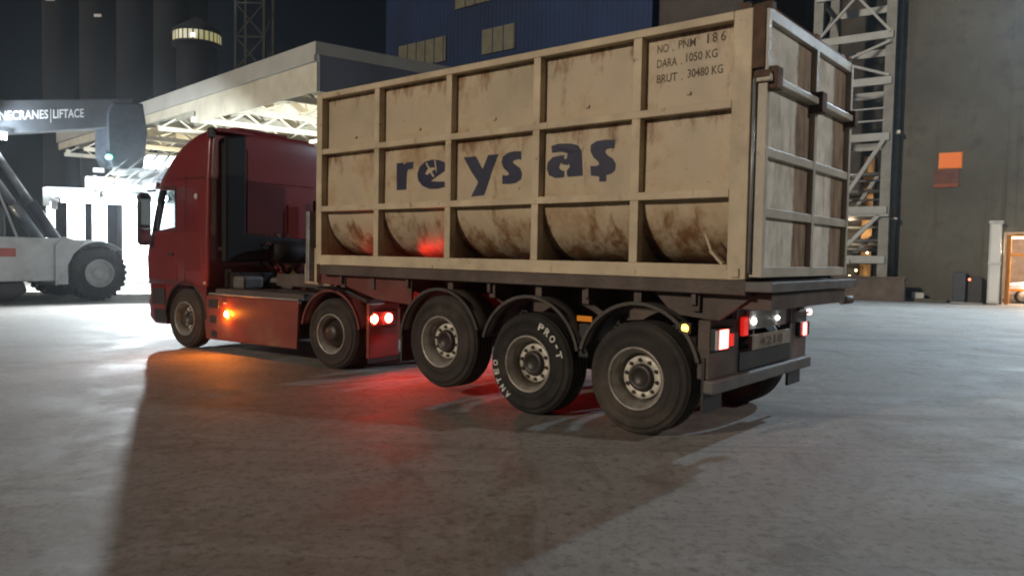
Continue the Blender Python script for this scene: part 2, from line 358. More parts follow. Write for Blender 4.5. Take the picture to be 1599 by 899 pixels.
for ys in (0, -WC):
    s = -1 if ys == 0 else 1
    fm.box(.17, LC - .12, ys, ys + s * .10, ZB, ZB + .125)          # bottom side rail
    fm.box(.17, LC - .12, ys, ys + s * .10, ZT - .075, ZT)          # top side rail
    fm.box(0, .17, ys, ys + s * .13, ZB, ZT)                        # rear corner post
    fm.box(LC - .12, LC, ys, ys + s * .13, ZB, ZT)                  # front corner post
    fm.box(0.05, .12, ys - s * .02, ys, 1.52, 1.60)
fm.box(LC - .10, LC, -.13, -WC + .13, ZB, ZB + .15); fm.box(LC - .10, LC, -.13, -WC + .13, ZT - .10, ZT)
fm.build('corner_frame', 'tan', con, bevel=.008)
RIB = [4.83, 3.575, 2.30, 1.11]
for ys in (0, -WC):
    s = -1 if ys == 0 else 1
    for x in RIB:
        m = MB().box(x - .045, x + .045, ys + s * .004, ys + s * .10, ZB + .126, 2.21).box(x - .045, x + .045, ys + s * .004, ys + s * .112, 2.285, 2.975).box(x - .045, x + .045, ys + s * .004, ys + s * .112, 3.045, ZT - .076)
        web = [(ys + s * .112, 2.208)] + [(ys + s * (-y - .01 + .012), z) for y, z in left[2:] if z < 2.2] + [(ys + s * .80, ZB + .02), (ys + s * .09, ZB + .02)]
        m.prism(web, 'x', x - .008, x + .012); m.build('side_rib', 'tan', con, bevel=.006)
    for z, h in ((3.01, .035), (2.248, .037)):
        m = MB(); ends = [LC - .12] + RIB + [.17]
        m.box(.171, LC - .121, ys + s * .0, ys + s * .110, z - h, z + h); m.build('side_rail', 'tan', con, bevel=.006)
# gussets between post and body at the ends, bent brace near the rear, weld lugs
gz = MB().prism([(y, z) for y, z in left[2:]] + [(-.80, ZB + .1), (-.12, ZB + .1)], 'x', LC - .13, LC - .115).prism([(y, z) for y, z in left[2:]] + [(-.80, ZB + .1), (-.12, ZB + .1)], 'x', .172, .185)
gz.build('end_gusset', 'tan', con)
MB().beam((.40, -.05, 1.90), (.34, -.06, 1.74), .02, .02).beam((.34, -.06, 1.75), (.22, -.05, 1.63), .06, .025).build('bent_brace', 'tan', con)
lg = MB()
for x in (5.35, 4.15, 2.95, 1.72, .62): lg.box(x - .02, x + .02, -.08, -.11, 3.155, 3.18)
lg.build('weld_lug', 'tan', con)
# lettering
def on_side(x0, z0, yy=-.058): return lambda u, v: (x0 - u, yy, z0 + v)
XH = .385
# letter bounds along x: measured on the side plane
LET = {
    'r': [(4.556, 2.782), (4.434, 2.782), (4.428, 2.756), (4.370, 2.784), (4.254, 2.782), (4.268, 2.698), (4.350, 2.696), (4.368, 2.660), (4.373, 2.451), (4.550, 2.452)],
    'e': [(3.658, 2.691), (3.717, 2.742), (3.805, 2.774), (3.933, 2.788), (4.062, 2.769), (4.153, 2.710), (4.187, 2.635), (4.172, 2.552), (4.096, 2.485), (3.965, 2.443), (3.824, 2.438), (3.711, 2.454), (3.712, 2.518), (3.825, 2.523), (3.949, 2.536), (3.802, 2.600), (3.665, 2.663)],
    'y': [(3.417, 2.780), (3.229, 2.779), (3.124, 2.629), (3.046, 2.782), (2.889, 2.781), (2.970, 2.628), (3.099, 2.337), (3.291, 2.327), (3.201, 2.460), (3.190, 2.493), (3.290, 2.604)],
    's': [(2.567, 2.788), (2.565, 2.697), (2.613, 2.705), (2.670, 2.697), (2.683, 2.677), (2.654, 2.654), (2.579, 2.610), (2.550, 2.547), (2.566, 2.487), (2.639, 2.451), (2.724, 2.445), (2.829, 2.450), (2.831, 2.549), (2.770, 2.539), (2.731, 2.549), (2.749, 2.574), (2.815, 2.624), (2.845, 2.687), (2.829, 2.747), (2.754, 2.785), (2.668, 2.795)],
    'a': [(2.167, 2.812), (2.080, 2.830), (1.926, 2.821), (1.832, 2.795), (1.784, 2.734), (1.764, 2.487), (1.946, 2.484), (1.966, 2.511), (2.013, 2.480), (2.110, 2.480), (2.189, 2.512), (2.220, 2.577), (2.208, 2.647), (2.145, 2.698), (2.038, 2.709), (1.961, 2.704), (1.962, 2.724), (2.039, 2.745), (2.156, 2.742)],
    's2': [(1.393, 2.815), (1.399, 2.728), (1.452, 2.736), (1.495, 2.728), (1.503, 2.699), (1.476, 2.670), (1.414, 2.633), (1.378, 2.580), (1.385, 2.521), (1.427, 2.490), (1.485, 2.478), (1.483, 2.416), (1.566, 2.417), (1.568, 2.468), (1.667, 2.482), (1.675, 2.579), (1.615, 2.572), (1.571, 2.584), (1.581, 2.612), (1.645, 2.664), (1.679, 2.726), (1.675, 2.786), (1.613, 2.818), (1.507, 2.825)],
    'h_e': [(4.044, 2.627), (4.008, 2.671), (3.957, 2.691), (3.885, 2.694), (3.867, 2.675), (4.012, 2.611)],
    'b_e': [(4.041, 2.750), (4.020, 2.760), (3.883, 2.587), (3.908, 2.577)],
    'h_a': [(2.058, 2.591), (2.036, 2.631), (1.988, 2.641), (1.940, 2.619), (1.929, 2.583), (1.957, 2.554), (2.005, 2.546), (2.044, 2.564)],
    'b_a': [(1.996, 2.703), (1.965, 2.701), (1.963, 2.488), (1.990, 2.489)],
}
def PY(x, z):          # surface of the side sheet at (x, z)
    i_ = (LC - .06 - x) / ((LC - .12) / 40); a_ = int(i_); t_ = i_ - a_
    z0, z1 = (2.25, 3.01) if z < 3.01 else (3.01, ZT - .02); u_ = (z - z0) / (z1 - z0)
    return -.100 + sum(wx_ * wz_ * dent(xs[q_], 0, zz) for q_, wx_ in ((a_, 1 - t_), (a_ + 1, t_)) for zz, wz_ in ((z0, 1 - u_), (z1, u_)))
for k_ in ('r', 'e', 'y', 's', 'a', 's2'):
    m = MB().prism(LET[k_], 'y', 0, .0015); m.v = [(x, PY(x, z) + .0015 + y, z) for x, y, z in m.v]; m.build('painted_letter', 'navy', con)
for k_ in ('h_e', 'b_e', 'h_a', 'b_a'):
    m = MB().prism(LET[k_], 'y', 0, .0012); m.v = [(x, PY(x, z) + .0055 + y, z) for x, y, z in m.v]; m.build('stencil_bridge', 'tan_panel', con)
def stext(s, xa, xb, z, h=.075):
    st = MB(); text_on(st, s, 1, lambda u, v: (xa - u, PY(xa - u, z + v) + .002, z + v), .012, width=xa - xb, height=h); st.build('stencilled_word' if len(s) > 1 else 'stencilled_mark', 'stencil', con)
stext('NO', .955, .84, 3.575); stext('.', .80, .785, 3.575, .014); stext('PNM', .74, .57, 3.585)
for ch, xa, wd_ in (('1', .46, .018), ('8', .41, .05), ('6', .33, .05)): stext(ch, xa, xa - wd_, 3.59, .085)
stext('DARA', .955, .75, 3.44); stext('.', .71, .70, 3.44, .014); stext('1050 KG', .66, .355, 3.455)
stext('BRUT', .955, .745, 3.30); stext('.', .70, .69, 3.30, .014); stext('30480 KG', .64, .30, 3.31)

# tailgate
def tail_mat():
    m = mat('weathered_tailgate_paint', (.66, .63, .56), .55, var=.3, vscale=4, bump=.3, bscale=10); nt = m.node_tree; N = nt.nodes
    b = N['Principled BSDF']; cur = b.inputs['Base Color'].links[0].from_socket
    tc = N.new('ShaderNodeTexCoord'); sp = N.new('ShaderNodeSeparateXYZ'); L(nt, tc.outputs['Object'], sp.inputs[0])
    mp = N.new('ShaderNodeMapping'); mp.inputs['Scale'].default_value = (2, 4, 2.2); L(nt, tc.outputs['Object'], mp.inputs[0])
    n = N.new('ShaderNodeTexNoise'); n.inputs['Scale'].default_value = 2; n.inputs['Detail'].default_value = 9; n.inputs['Roughness'].default_value = .7; L(nt, mp.outputs[0], n.inputs[0])
    a = N.new('ShaderNodeMath'); a.operation = 'MULTIPLY_ADD'; L(nt, n.outputs[0], a.inputs[0]); a.inputs[1].default_value = .20; L(nt, sp.outputs[1], a.inputs[2])
    q = N.new('ShaderNodeMapRange'); q.inputs[1].default_value = -2.43; q.inputs[2].default_value = 0; L(nt, a.outputs[0], q.inputs[0])
    cr = N.new('ShaderNodeValToRGB'); e = cr.color_ramp; e.interpolation = 'LINEAR'
    def P(y): return (y + .10 + 2.43) / 2.43
    stops = [(-2.43, 1), (-1.99, 1), (-1.93, 0), (-1.36, 0), (-1.30, 1), (-.90, 1), (-.84, 0), (0, 0)]
    while len(e.elements) < len(stops): e.elements.new(.5)
    for el, (y, v) in zip(e.elements, stops): el.position = max(0, min(1, P(y))); el.color = (v, v, v, 1)
    L(nt, q.outputs[0], cr.inputs[0])
    mp2 = N.new('ShaderNodeMapping'); mp2.inputs['Scale'].default_value = (3, 5, 1.3); L(nt, tc.outputs['Object'], mp2.inputs[0])
    n2 = N.new('ShaderNodeTexNoise'); n2.inputs['Scale'].default_value = 2.5; n2.inputs['Detail'].default_value = 8; L(nt, mp2.outputs[0], n2.inputs[0])
    rc = N.new('ShaderNodeValToRGB'); rc.color_ramp.elements[0].color = (.15, .095, .06, 1); rc.color_ramp.elements[1].color = (.36, .27, .19, 1); rc.color_ramp.elements[0].position = .35; rc.color_ramp.elements[1].position = .7
    L(nt, n2.outputs[0], rc.inputs[0])
    mx = N.new('ShaderNodeMix'); mx.data_type = 'RGBA'; L(nt, cr.outputs[0], mx.inputs[0]); L(nt, cur, mx.inputs[6]); L(nt, rc.outputs[0], mx.inputs[7]); cur = mx.outputs[2]
    t = N.new('ShaderNodeMapRange'); t.inputs[1].default_value = .55; t.inputs[2].default_value = .75; t.inputs[4].default_value = .7; L(nt, n2.outputs[0], t.inputs[0])
    mx = N.new('ShaderNodeMix'); mx.data_type = 'RGBA'; L(nt, t.outputs[0], mx.inputs[0]); L(nt, cur, mx.inputs[6]); mx.inputs[7].default_value = (.25, .16, .09, 1)
    L(nt, mx.outputs[2], b.inputs['Base Color']); return m
M['tail'] = tail_mat(); M['tailframe'] = mat('tailgate_frame_paint', (.42, .385, .32), .5, var=.25, rust=.3, streak=.2, bump=.3)
tg = MB().box(-.075, -.035, -.05, -WC + .05, ZB + .06, ZT - .04).build('tailgate', 'tail', con)
t2 = MB()
t2.box(-.13, -.02, -.03, -.095, ZB + .02, 3.16); t2.box(-.13, -.02, -.03, -.095, 3.25, ZT - .02)
t2.box(-.13, -.02, -WC + .0, -WC + .07, ZB + .02, ZT - .02)
t2.box(-.128, -.02, -1.255, -1.325, ZB + .10, 3.16); t2.box(-.128, -.02, -1.255, -1.325, 3.24, ZT - .1)
for z, h in ((2.59, .04), (2.08, .04), (ZT - .055, .05), (ZB + .065, .045)): t2.box(-.125, -.02, -.096, -WC + .071, z - h, z + h)
t2.build('tailgate_frame', 'tailframe', tg, bevel=.006)
lb = MB().box(-.165, -.02, -.00, -WC - .0, 3.165, 3.23); lb.build('locking_bar', 'tailframe', tg, bevel=.01)
MB().box(-.20, -.02, -.06, -.20, 3.11, 3.30).box(-.20, -.02, -1.23, -1.37, 3.09, 3.29).box(-.19, -.02, -WC + .0, -WC + .10, 3.11, 3.28).build('locking_bracket', 'rust', tg, bevel=.01)
MB().box(-.10, 0, .012, -.035, 3.28, ZT + .02).box(-.16, -.02, .01, -.09, 3.20, 3.26).build('hinge_plate', 'rust', tg, bevel=.01)
hp = MB()
hp.tube([(-.08, -.15, ZT + .02), (-.08, -WC + .1, ZT + .02)], .022); hp.box(-.12, -.03, -.10, -.2, ZT - .01, ZT + .06).box(-.12, -.03, -1.24, -1.34, ZT - .01, ZT + .05).box(-.12, -.03, -WC + .06, -WC + .16, ZT - .01, ZT + .05)
hp.build('top_hinge', 'rust', tg)
MB().box(.05, .12, -.02, -.09, ZT, ZT + .06).box(.1, .22, -.2, -.3, ZT - .06, ZT - .02).build('lifting_lug', 'rust', con)
MB().tube([(-.03, -.0, 1.56), (-.03, -.0, 3.2)], .014).build('door_rod', 'galv', con)

# ================================================================== SEMI-TRAILER
tr = thing('semi_trailer', 'grimy three-axle semi-trailer chassis carrying the tan container behind the red truck', 'trailer', (*TO, 0), TYAW)
ch = MB()
for y in (-.72, -1.71):
    ch.box(.45, 4.6, y - .07, y + .07, .98, 1.355)
    ch.prism([(4.6, .98), (5.3, 1.12), (8.0, 1.12), (8.0, 1.30), (6.4, 1.355), (4.6, 1.355)], 'y', y - .07, y + .07)
ch.build('main_beam', 'chassis', tr, bevel=.01)
cm = MB()
for x in (.5, 1.1, 1.7, 2.3, 2.95, 3.6, 4.3, 5.0, 5.6): cm.box(x - .04, x + .04, -.1, -2.33, 1.20, 1.36)
for x in (.5, 1.66, 2.97, 4.3, 5.6):
    for y0, y1 in ((-.06, -.64), (-1.79, -2.37)): cm.prism([(y0, 1.36), (y0, 1.26), (y1, 1.0), (y1, 1.36)], 'x', x - .02, x + .02)
cm.build('crossmember', 'chassis', tr)
sf = MB()
for y0 in (-.02, -2.31): sf.box(.0, 6.0, y0, y0 - .10, 1.365, 1.503)
sf.box(.0, .1, -.12, -2.31, 1.365, 1.49); sf.box(5.9, 6.0, -.12, -2.31, 1.365, 1.49)
sf.build('tipping_frame', 'chassis', tr, bevel=.008)
MB().prism([(4.28, 1.362), (6.25, 1.362), (6.25, 1.25), (5.55, 1.22), (4.95, 1.08), (4.28, 1.04)], 'y', -.12, -.15).build('front_side_plate', 'redchassis', tr)
MB().prism([(5.6, 1.50), (6.55, 1.50), (6.55, 1.22), (6.0, 1.20), (5.6, 1.33)], 'y', -.16, -.24).box(6.12, 6.20, -.05, -2.38, 1.25, 1.72).build('front_bolster', 'tan', tr, bevel=.01)
MB().box(6.18, 6.26, .03, -.10, 1.26, 2.22).box(6.18, 6.26, -2.33, -2.44, 1.26, 2.22).build('headboard_post', 'galv', tr, bevel=.01)
MB().box(6.19, 6.24, -.2, -2.3, 1.5, 2.0).build('headboard', 'dark', tr, bevel=.01)
MB().tube([(6.15, -.9, 1.55), (6.15, -.9, 2.6)], .09, 16).build('tipping_ram', 'dark', tr)
# rear bracket: tipping hinge, sloping plates
MB().prism([(-.02, 1.36), (.95, 1.36), (.75, 1.16), (.30, 1.12)], 'y', -.15, -.22).prism([(-.02, 1.36), (.95, 1.36), (.75, 1.16), (.30, 1.12)], 'y', -2.21, -2.28).build('tipping_hinge_bracket', 'chassis', tr)
MB().box(-.24, -.0, .0, -2.43, 1.40, 1.485).build('rear_ledge', 'bar', tr, bevel=.008)
MB().box(-.16, .25, -.2, -2.3, 1.24, 1.38).tube([(-.05, -2.3, 1.26), (-.05, -2.62, 1.24)], .03).tube([(-.05, -2.55, 1.24), (-.12, -2.68, 1.25)], .045).build('rear_sill', 'chassis', tr)
WX = [1.0215, 2.323, 3.625]; LIFT = [0, 0, .12]
for i, x in enumerate(WX):
    z = .536 + LIFT[i]
    make_wheel(tr, x, .04, z, side=1, tyre=('tyre', 'tyre2', 'tyre')[i]); make_wheel(tr, x, -2.47, z, side=-1)
    MB().tube([(x, -.35, z), (x, -2.1, z)], .075, 14).box(x - .35, x + .12, -.70, -.80, z - .1, z + .06).box(x - .35, x + .12, -1.63, -1.73, z - .1, z + .06).build('axle', 'chassis', tr)
    MB().lathe((x - .3, -.74, z), [(0, .0), (.13, .0), (.15, .08), (.13, .16), (.15, .24), (.13, .32), (.13, .4), (0, .4)], 20, 'z').lathe((x - .3, -1.69, z), [(0, .0), (.13, .0), (.15, .08), (.13, .16), (.15, .24), (.13, .32), (.13, .4), (0, .4)], 20, 'z').build('air_spring', 'dark', tr)
    MB().tube([(x - .1, -.5, z + .05), (x - .38, -.5, z + .12)], .09, 14).build('brake_chamber', 'dark', tr)
# tyre lettering on the middle wheel
def arc_text(s, t0, dt, rad, h, sc=.8):
    tl = MB()
    for i, c in enumerate(s):
        if c == ' ': continue
        v, f = text_geo(c, 1, .03); x0, x1 = min(p[0] for p in v), max(p[0] for p in v); y0, y1 = min(p[1] for p in v), max(p[1] for p in v)
        wd_ = min(h * sc, dt * rad * .8); th_ = t0 + dt * i; q = []
        for p in v:
            u = ((p[0] - x0) / max(.15, x1 - x0) - .5) * wd_ * (.6 if c == '-' else 1); vv = (p[1] - y0) / max(.3, y1 - y0) * h if c not in '-.' else h * .42 + (p[1] - y0) * .13
            # clockwise on the picture: picture-right is -x (towards the tail)
            r_ = rad + vv; a = th_ + u / rad
            q.append((WX[1] - r_ * math.sin(a), .0425, .536 + r_ * math.cos(a)))
        tl.add(q, f)
    tl.build('tyre_word', 'white_rubber', tr)
arc_text('ANTEO', R(216), R(12.5), .405, .07); arc_text('PRO-T', R(24), R(12.0), .395, .078)
# fenders
def fender(xc, zc, a0, a1, rad=.655, y0=.045, y1=-.40, tail=None):
    m = MB(); n = 22; pts = []
    if tail: pts.append((tail[0], tail[1]))
    for i in range(n + 1):
        t = a0 + (a1 - a0) * i / n; pts.append((xc + rad * math.cos(t), zc + rad * math.sin(t)))
    out = [(x, z) for x, z in pts]; inn = []
    for x, z in pts:
        d = Vector((x - xc, z - zc)); d.normalize(); inn.append((x - d.x * .012, z - d.y * .012))
    m.loft([[(x, y1, z), (x, y0, z), (a, y0, b), (a, y1, b)] for (x, z), (a, b) in zip(out, inn)], True, True, True)
    lip = []
    for x, z in pts:
        d = Vector((x - xc, z - zc)); d.normalize(); lip.append([(x + d.x * .012, y0 + .004, z + d.y * .012), (x + d.x * .012, y0 - .03, z + d.y * .012), (x - d.x * .02, y0 - .03, z - d.y * .02), (x - d.x * .02, y0 + .004, z - d.y * .02)])
    m.loft(lip, True, True, False); return m
for xc, a0, a1 in ((WX[0], R(14), R(166)), (WX[1], R(15), R(168)), (WX[2] + .02, R(6), R(160))):
    for y0, y1 in ((.045, -.40), (-2.43 + .36, -2.475)):
        fender(xc, .60 if a0 > R(10) else .62, a0, a1, .65, max(y0, y1), min(y0, y1)).build('fender', 'fender', tr)
MB().box(4.27, 4.30, .04, -.36, .36, .82).build('mudflap', 'fender', tr, bevel=.004)
MB().box(WX[0] - .685, WX[0] - .655, .02, -.36, .30, .80).box(WX[0] - .685, WX[0] - .655, -2.07, -2.45, .30, .80).build('mudflap', 'dark', tr, bevel=.004)
MB().box(1.62, 1.74, -.05, -.30, .66, 1.0).build('valve_box', 'dark', tr, bevel=.01)
# rear light bar and underrun
MB().box(.30, .42, .0, -.62, .60, 1.13).box(.30, .42, -2.05, -2.50, .54, 1.12).box(.31, .40, -.5, -2.2, 1.0, 1.24).build('rear_light_panel', 'chassis', tr, bevel=.01)
MB().box(.24, .36, .02, -2.52, .475, .60).build('underrun_bar', 'bar', tr, bevel=.02)
MB().box(.30, .42, -.55, -.62, .5, 1.3).box(.30, .42, -1.98, -2.05, .5, 1.3).build('rear_upright', 'bar', tr, bevel=.006)
MB().box(.275, .31, -.80, -1.78, 1.0, 1.19).build('number_plate_panel', 'palegrey', tr, bevel=.006)
MB().box(.255, .30, -.84, -1.86, .80, .945).build('reflector_board', mat('dusty_board_paint', (.22, .19, .16), .6, var=.4, vscale=8), tr, bevel=.006)
pt = MB(); text_on(pt, '4218', 1, lambda u, v: (.252, -1.02 - u, .83 + v), .02, width=.62, height=.085); pt.build('plate_lettering', 'stencil', tr)
MB().box(.29, .40, -.63, -1.97, .62, .79).build('recess_shade', 'dark', tr)  # black block that draws the shade of the gap under the board
lamp = MB().box(.25, .302, .0, -.40, .86, 1.06).build('tail_lamp', 'dark', tr, bevel=.01)
MB().box(.236, .252, -.07, -.25, .875, 1.045).build('lit_lens', 'red_on_big', lamp, bevel=.01)
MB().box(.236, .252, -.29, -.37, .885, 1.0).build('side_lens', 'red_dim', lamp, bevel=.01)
MB().box(.236, .252, .0, -.055, .875, 1.045).build('clear_lens', 'palegrey', lamp)
lamp = MB().box(.25, .302, -2.15, -2.46, .84, 1.0).build('tail_lamp', 'dark', tr, bevel=.01)
MB().box(.236, .252, -2.24, -2.33, .85, .99).build('lit_lens', 'red_on_big', lamp, bevel=.01)
MB().box(.262, .30, -.64, -.76, .95, 1.13).build('red_reflector', 'red_dim', tr, bevel=.01)  # reflector shine put in as a weak glow
for y in (-.90, -1.52):
    k_ = 1 if y > -1 else .55; MB().lathe((.262, y, 1.08), [(.03 * k_, .02), (.03 * k_, 0), (.022 * k_, -.008), (0, -.012)], 16, 'x').build('number_plate_lamp', 'white_on', tr)
ar = MB().tube([(.34, -2.48, 1.12), (.34, -2.56, 1.08), (.33, -2.66, 1.08)], .018).build('marker_arm', 'dark', tr)
MB().lathe((.33, -2.67, 1.085), [(0, -.03), (.03, -.02), (.035, 0), (.03, .02), (0, .03)], 14, 'x').build('marker_lens', emis('lit_marker_lens', (1, .5, .42), 9), ar)
sm = MB().box(.47, .59, -.02, .035, 1.0, 1.10).build('side_marker_lamp', 'dark', tr, bevel=.006)
MB().lathe((.53, .036, 1.05), [(.036, 0), (.03, .012), (0, .018)], 16, 'y').build('amber_lens', emis('lit_side_marker_lens', (1, .40, .03), 14), sm)
MB().box(1.62, 1.80, -.10, -.115, 1.02, 1.075).build('side_reflector', 'amber_faint_glow', tr, bevel=.003)
MB().box(4.32, 4.36, .03, -.03, .62, 1.0).build('side_guard', 'redchassis', tr)
MB().tube([(4.75, -.72, 1.1), (4.75, -.72, .45)], .06).tube([(4.75, -1.71, 1.1), (4.75, -1.71, .45)], .06).box(4.65, 4.85, -.6, -.84, .42, .46).box(4.65, 4.85, -1.59, -1.83, .42, .46).build('landing_leg', 'redchassis', tr)
ho = MB()
for k in range(5):
    ho.tube([(x, -.45 - .05 * k, 1.02 + .05 * math.sin(x * 2.2 + k) - .02 * k) for x in [.6 + .2 * j for j in range(19)]], .014, 6)
ho.build('air_hose', 'dark', tr)

# ================================================================== TRACTOR
tk = thing('semi_truck', 'red sleeper-cab tractor truck with lit tail lamps, coupled to the container trailer', 'truck', (*CO, 0), CYAW)
HW = 1.22; YC = -1.22
def slice_ring(z, xr, xf, hw, rf, rr=.06, n=6):
    P = []
    def corner(cx, cy, r, a0):
        for i in range(n + 1):
            t = R(a0 + 90 * i / n); P.append((cx + r * math.cos(t), YC + cy + r * math.sin(t), z))
    corner(xf - rf, hw - rf, rf, 0); corner(xr + rr, hw - rr, rr, 90); corner(xr + rr, -hw + rr, rr, 180); corner(xf - rf, -hw + rf, rf, 270)
    return P
SL = [(1.06, 4.90, 1.22, .20), (1.5, 4.93, 1.225, .20), (1.80, 4.86, 1.225, .20), (1.93, 4.80, 1.22, .20), (2.3, 4.71, 1.21, .20), (2.74, 4.60, 1.20, .27), (2.80, 4.62, 1.20, .28), (2.86, 4.60, 1.20, .30),
      (3.0, 4.50, 1.19, .34), (3.2, 4.34, 1.18, .40), (3.40, 4.08, 1.17, .42), (3.52, 3.85, 1.15, .42), (3.60, 3.62, 1.11, .36), (3.66, 3.42, 1.02, .2), (3.70, 3.3, .85, .14)]
cabm = MB().loft([slice_ring(z, 2.97 + max(0, (z - 3.45)) * .1, xf, hw, rf) for z, xf, hw, rf in SL], True, True, True)
cab = cabm.build('cab_shell', 'redcab', tk)
# hollow it and cut the windows
md = cab.modifiers.new('s', 'SOLIDIFY'); md.thickness = .05; md.offset = -1
def cutter(mb):
    c = mb.build('cut', 'dark'); return c
c1 = cutter(MB().prism([(3.93, 2.04), (3.96, 2.67), (4.50, 2.69), (4.62, 2.35), (4.68, 2.02), (4.55, 1.97)], 'y', -3.2, .6))
c2 = cutter(MB().prism([(-.20, 1.98), (-2.24, 1.98), (-2.20, 2.72), (-.24, 2.72)], 'x', 4.35, 5.4))
for c in (c1, c2):
    c.location = (0, 0, 0); c.parent = tk
    b = cab.modifiers.new('b', 'BOOLEAN'); b.object = c; b.solver = 'EXACT'; b.operation = 'DIFFERENCE'
dg = bpy.context.evaluated_depsgraph_get(); dg.update()
nm = bpy.data.meshes.new_from_object(cab.evaluated_get(dg)); cab.modifiers.clear(); cab.data = nm
for c in (c1, c2): bpy.data.objects.remove(c)
bm = bmesh.new(); bm.from_mesh(nm)
bm.to_mesh(nm); bm.free()
gw = MB().add([(3.93, -.03, 2.04), (3.96, -.035, 2.67), (4.50, -.05, 2.69), (4.62, -.06, 2.35), (4.68, -.06, 2.02), (4.55, -.03, 1.97)], [(0, 1, 2, 3, 4, 5)])
gw.add([(3.93, -2.41, 2.04), (3.96, -2.405, 2.67), (4.50, -2.39, 2.69), (4.62, -2.38, 2.35), (4.68, -2.38, 2.02), (4.55, -2.41, 1.97)], [(0, 1, 2, 3, 4, 5)]); gw.build('side_window', 'glass', tk)
MB().add([(4.77, -.25, 1.98), (4.77, -2.19, 1.98), (4.59, -2.15, 2.72), (4.59, -.29, 2.72)], [(0, 1, 2, 3)]).build('windscreen', 'glass', tk)
# door skin, handle, seams, sun visor, wind deflector
dr = MB().prism([(3.86, 1.13), (4.72, 1.13), (4.74, 1.5), (4.66, 1.90), (4.55, 1.93), (3.86, 1.97)], 'y', -.004, .014).build('door', 'redcab', tk, bevel=.012)
MB().box(3.93, 4.10, .012, .045, 1.55, 1.60).build('handle', 'dark', dr, bevel=.008)
MB().beam((3.885, .006, 1.97), (3.915, -.006, 2.72), .012, .02).beam((3.915, -.006, 2.72), (4.50, -.012, 2.745), .012, .02).build('door_seal', 'dark', tk)
MB().prism([(3.15, 1.3), (3.6, 1.3), (3.6, 1.8), (3.15, 1.8)], 'y', -.006, .010).build('locker_door', 'redcab', tk, bevel=.012)
vis = MB().loft([[(4.60 + dx, YC + 1.16 * math.cos(R(a)) , 2.84 + dz) for dx, dz in ((.0, 0), (.22 * abs(math.sin(R(a))) + .02, -.10), (.22 * abs(math.sin(R(a))) + .02, -.12), (.0, -.03))] for a in range(0, 181, 12)], True, True, True)
vis.build('sun_visor', 'redcab', tk)
# front panel, bumper, steps, wheel arch
fp = MB()
rings = [slice_ring(z, 4.20, xf, hw, .28) for z, xf, hw in ((.36, 4.80, 1.19), (.45, 4.90, 1.22), (.75, 4.93, 1.225), (.80, 4.90, 1.22), (1.055, 4.90, 1.22))]
fp.loft(rings, True, True, True); fp.build('bumper', 'redcab', tk)
MB().prism([(4.16, .40), (4.55, .40), (4.55, .62), (4.2, .62)], 'y', .004, .012).prism([(4.2, .70), (4.62, .70), (4.62, .98), (4.24, .98)], 'y', .003, .012).build('step', 'dark', tk, bevel=.006)
arch = MB(); n = 20; o_, i_ = [], []
for k in range(n + 1):
    t = math.pi * k / n; i_.append((3.605 + .60 * math.cos(t), .53 + .58 * math.sin(t)))
poly = i_ + [(3.0, 1.055), (3.30, 1.13), (3.605, 1.16), (4.0, 1.13), (4.205, 1.055)]
poly = [(4.205, .53)] + i_[1:-1] + [(3.005, .53), (2.97, .55), (2.97, 1.055), (4.195, 1.055)]
# strip quads instead of one concave polygon
for k in range(n):
    a, b = i_[k], i_[k + 1]; top = lambda p: (p[0], 1.10 + .035 * math.sin(math.pi * (p[0] - 3.0) / 1.2))
    A, B = top(a), top(b)
    if A[1] - a[1] < .004: A = (A[0], a[1] + .004)
    if B[1] - b[1] < .004: B = (B[0], b[1] + .004)
    arch.prism([a, b, B, A], 'y', -.001, -.30)
arch.build('wheel_arch', 'redcab', tk)
MB().loft([[(3.605 + r_ * math.cos(math.pi * k / 20), y, .53 + (r_ - .02) * math.sin(math.pi * k / 20)) for r_, y in ((.61, .012), (.61, -.05), (.585, -.05), (.585, .012))] for k in range(21)], True, True, True).build('arch_lip', 'dark', tk)
gr = MB().box(4.935, 4.95, -.55, -1.9, .8, 1.85); 
for k in range(6): gr.box(4.95, 4.965, -.6, -1.85, .9 + k * .15, .93 + k * .15)
gr.build('grille', 'dark', tk)
for y in (-.25, -2.19): MB().lathe((4.86, y, .62), [(.13, -.1), (.13, .05), (.1, .07), (0, .08)], 20, 'x').build('headlight', 'white_on', tk)
# mirror
mi = MB().tube([(4.62, -.06, 2.69), (4.66, .08, 2.67)], .02).tube([(4.70, -.06, 1.75), (4.66, .08, 1.75)], .02).build('mirror_arm', 'dark', tk)
MB().loft([[(4.66 + dx * s_, .13 + dy * s_, z) for dx, dy in ((.07, .10), (.07, -.10), (-.05, -.11), (-.05, .11))] for z, s_ in ((1.72, .6), (1.78, 1), (2.57, 1), (2.64, .6))], True, True, True).build('mirror_housing', 'dark', mi, bevel=.02)
MB().box(4.602, 4.607, .04, .22, 2.08, 2.54).box(4.602, 4.607, .04, .22, 1.80, 2.03).build('mirror_glass', 'mirrorg', mi)
# interior
MB().box(3.75, 3.95, -.45, -.95, 1.4, 2.45).box(3.75, 4.25, -.45, -.95, 1.35, 1.55).box(3.75, 3.95, -1.5, -2.0, 1.4, 2.4).box(3.75, 4.25, -1.5, -2.0, 1.35, 1.55).build('cab_seat', 'seat', tk, bevel=.05)
MB().prism([(4.5, 1.3), (4.75, 1.3), (4.72, 1.85), (4.5, 1.8)], 'y', -.15, -2.29).build('dashboard', 'seat', tk, bevel=.03)
MB().lathe((4.35, -.7, 1.85), [(.20, 0), (.215, .012), (.20, .024), (.185, .012), (.20, 0)], 24, 'x').build('steering_wheel', 'seat', tk)
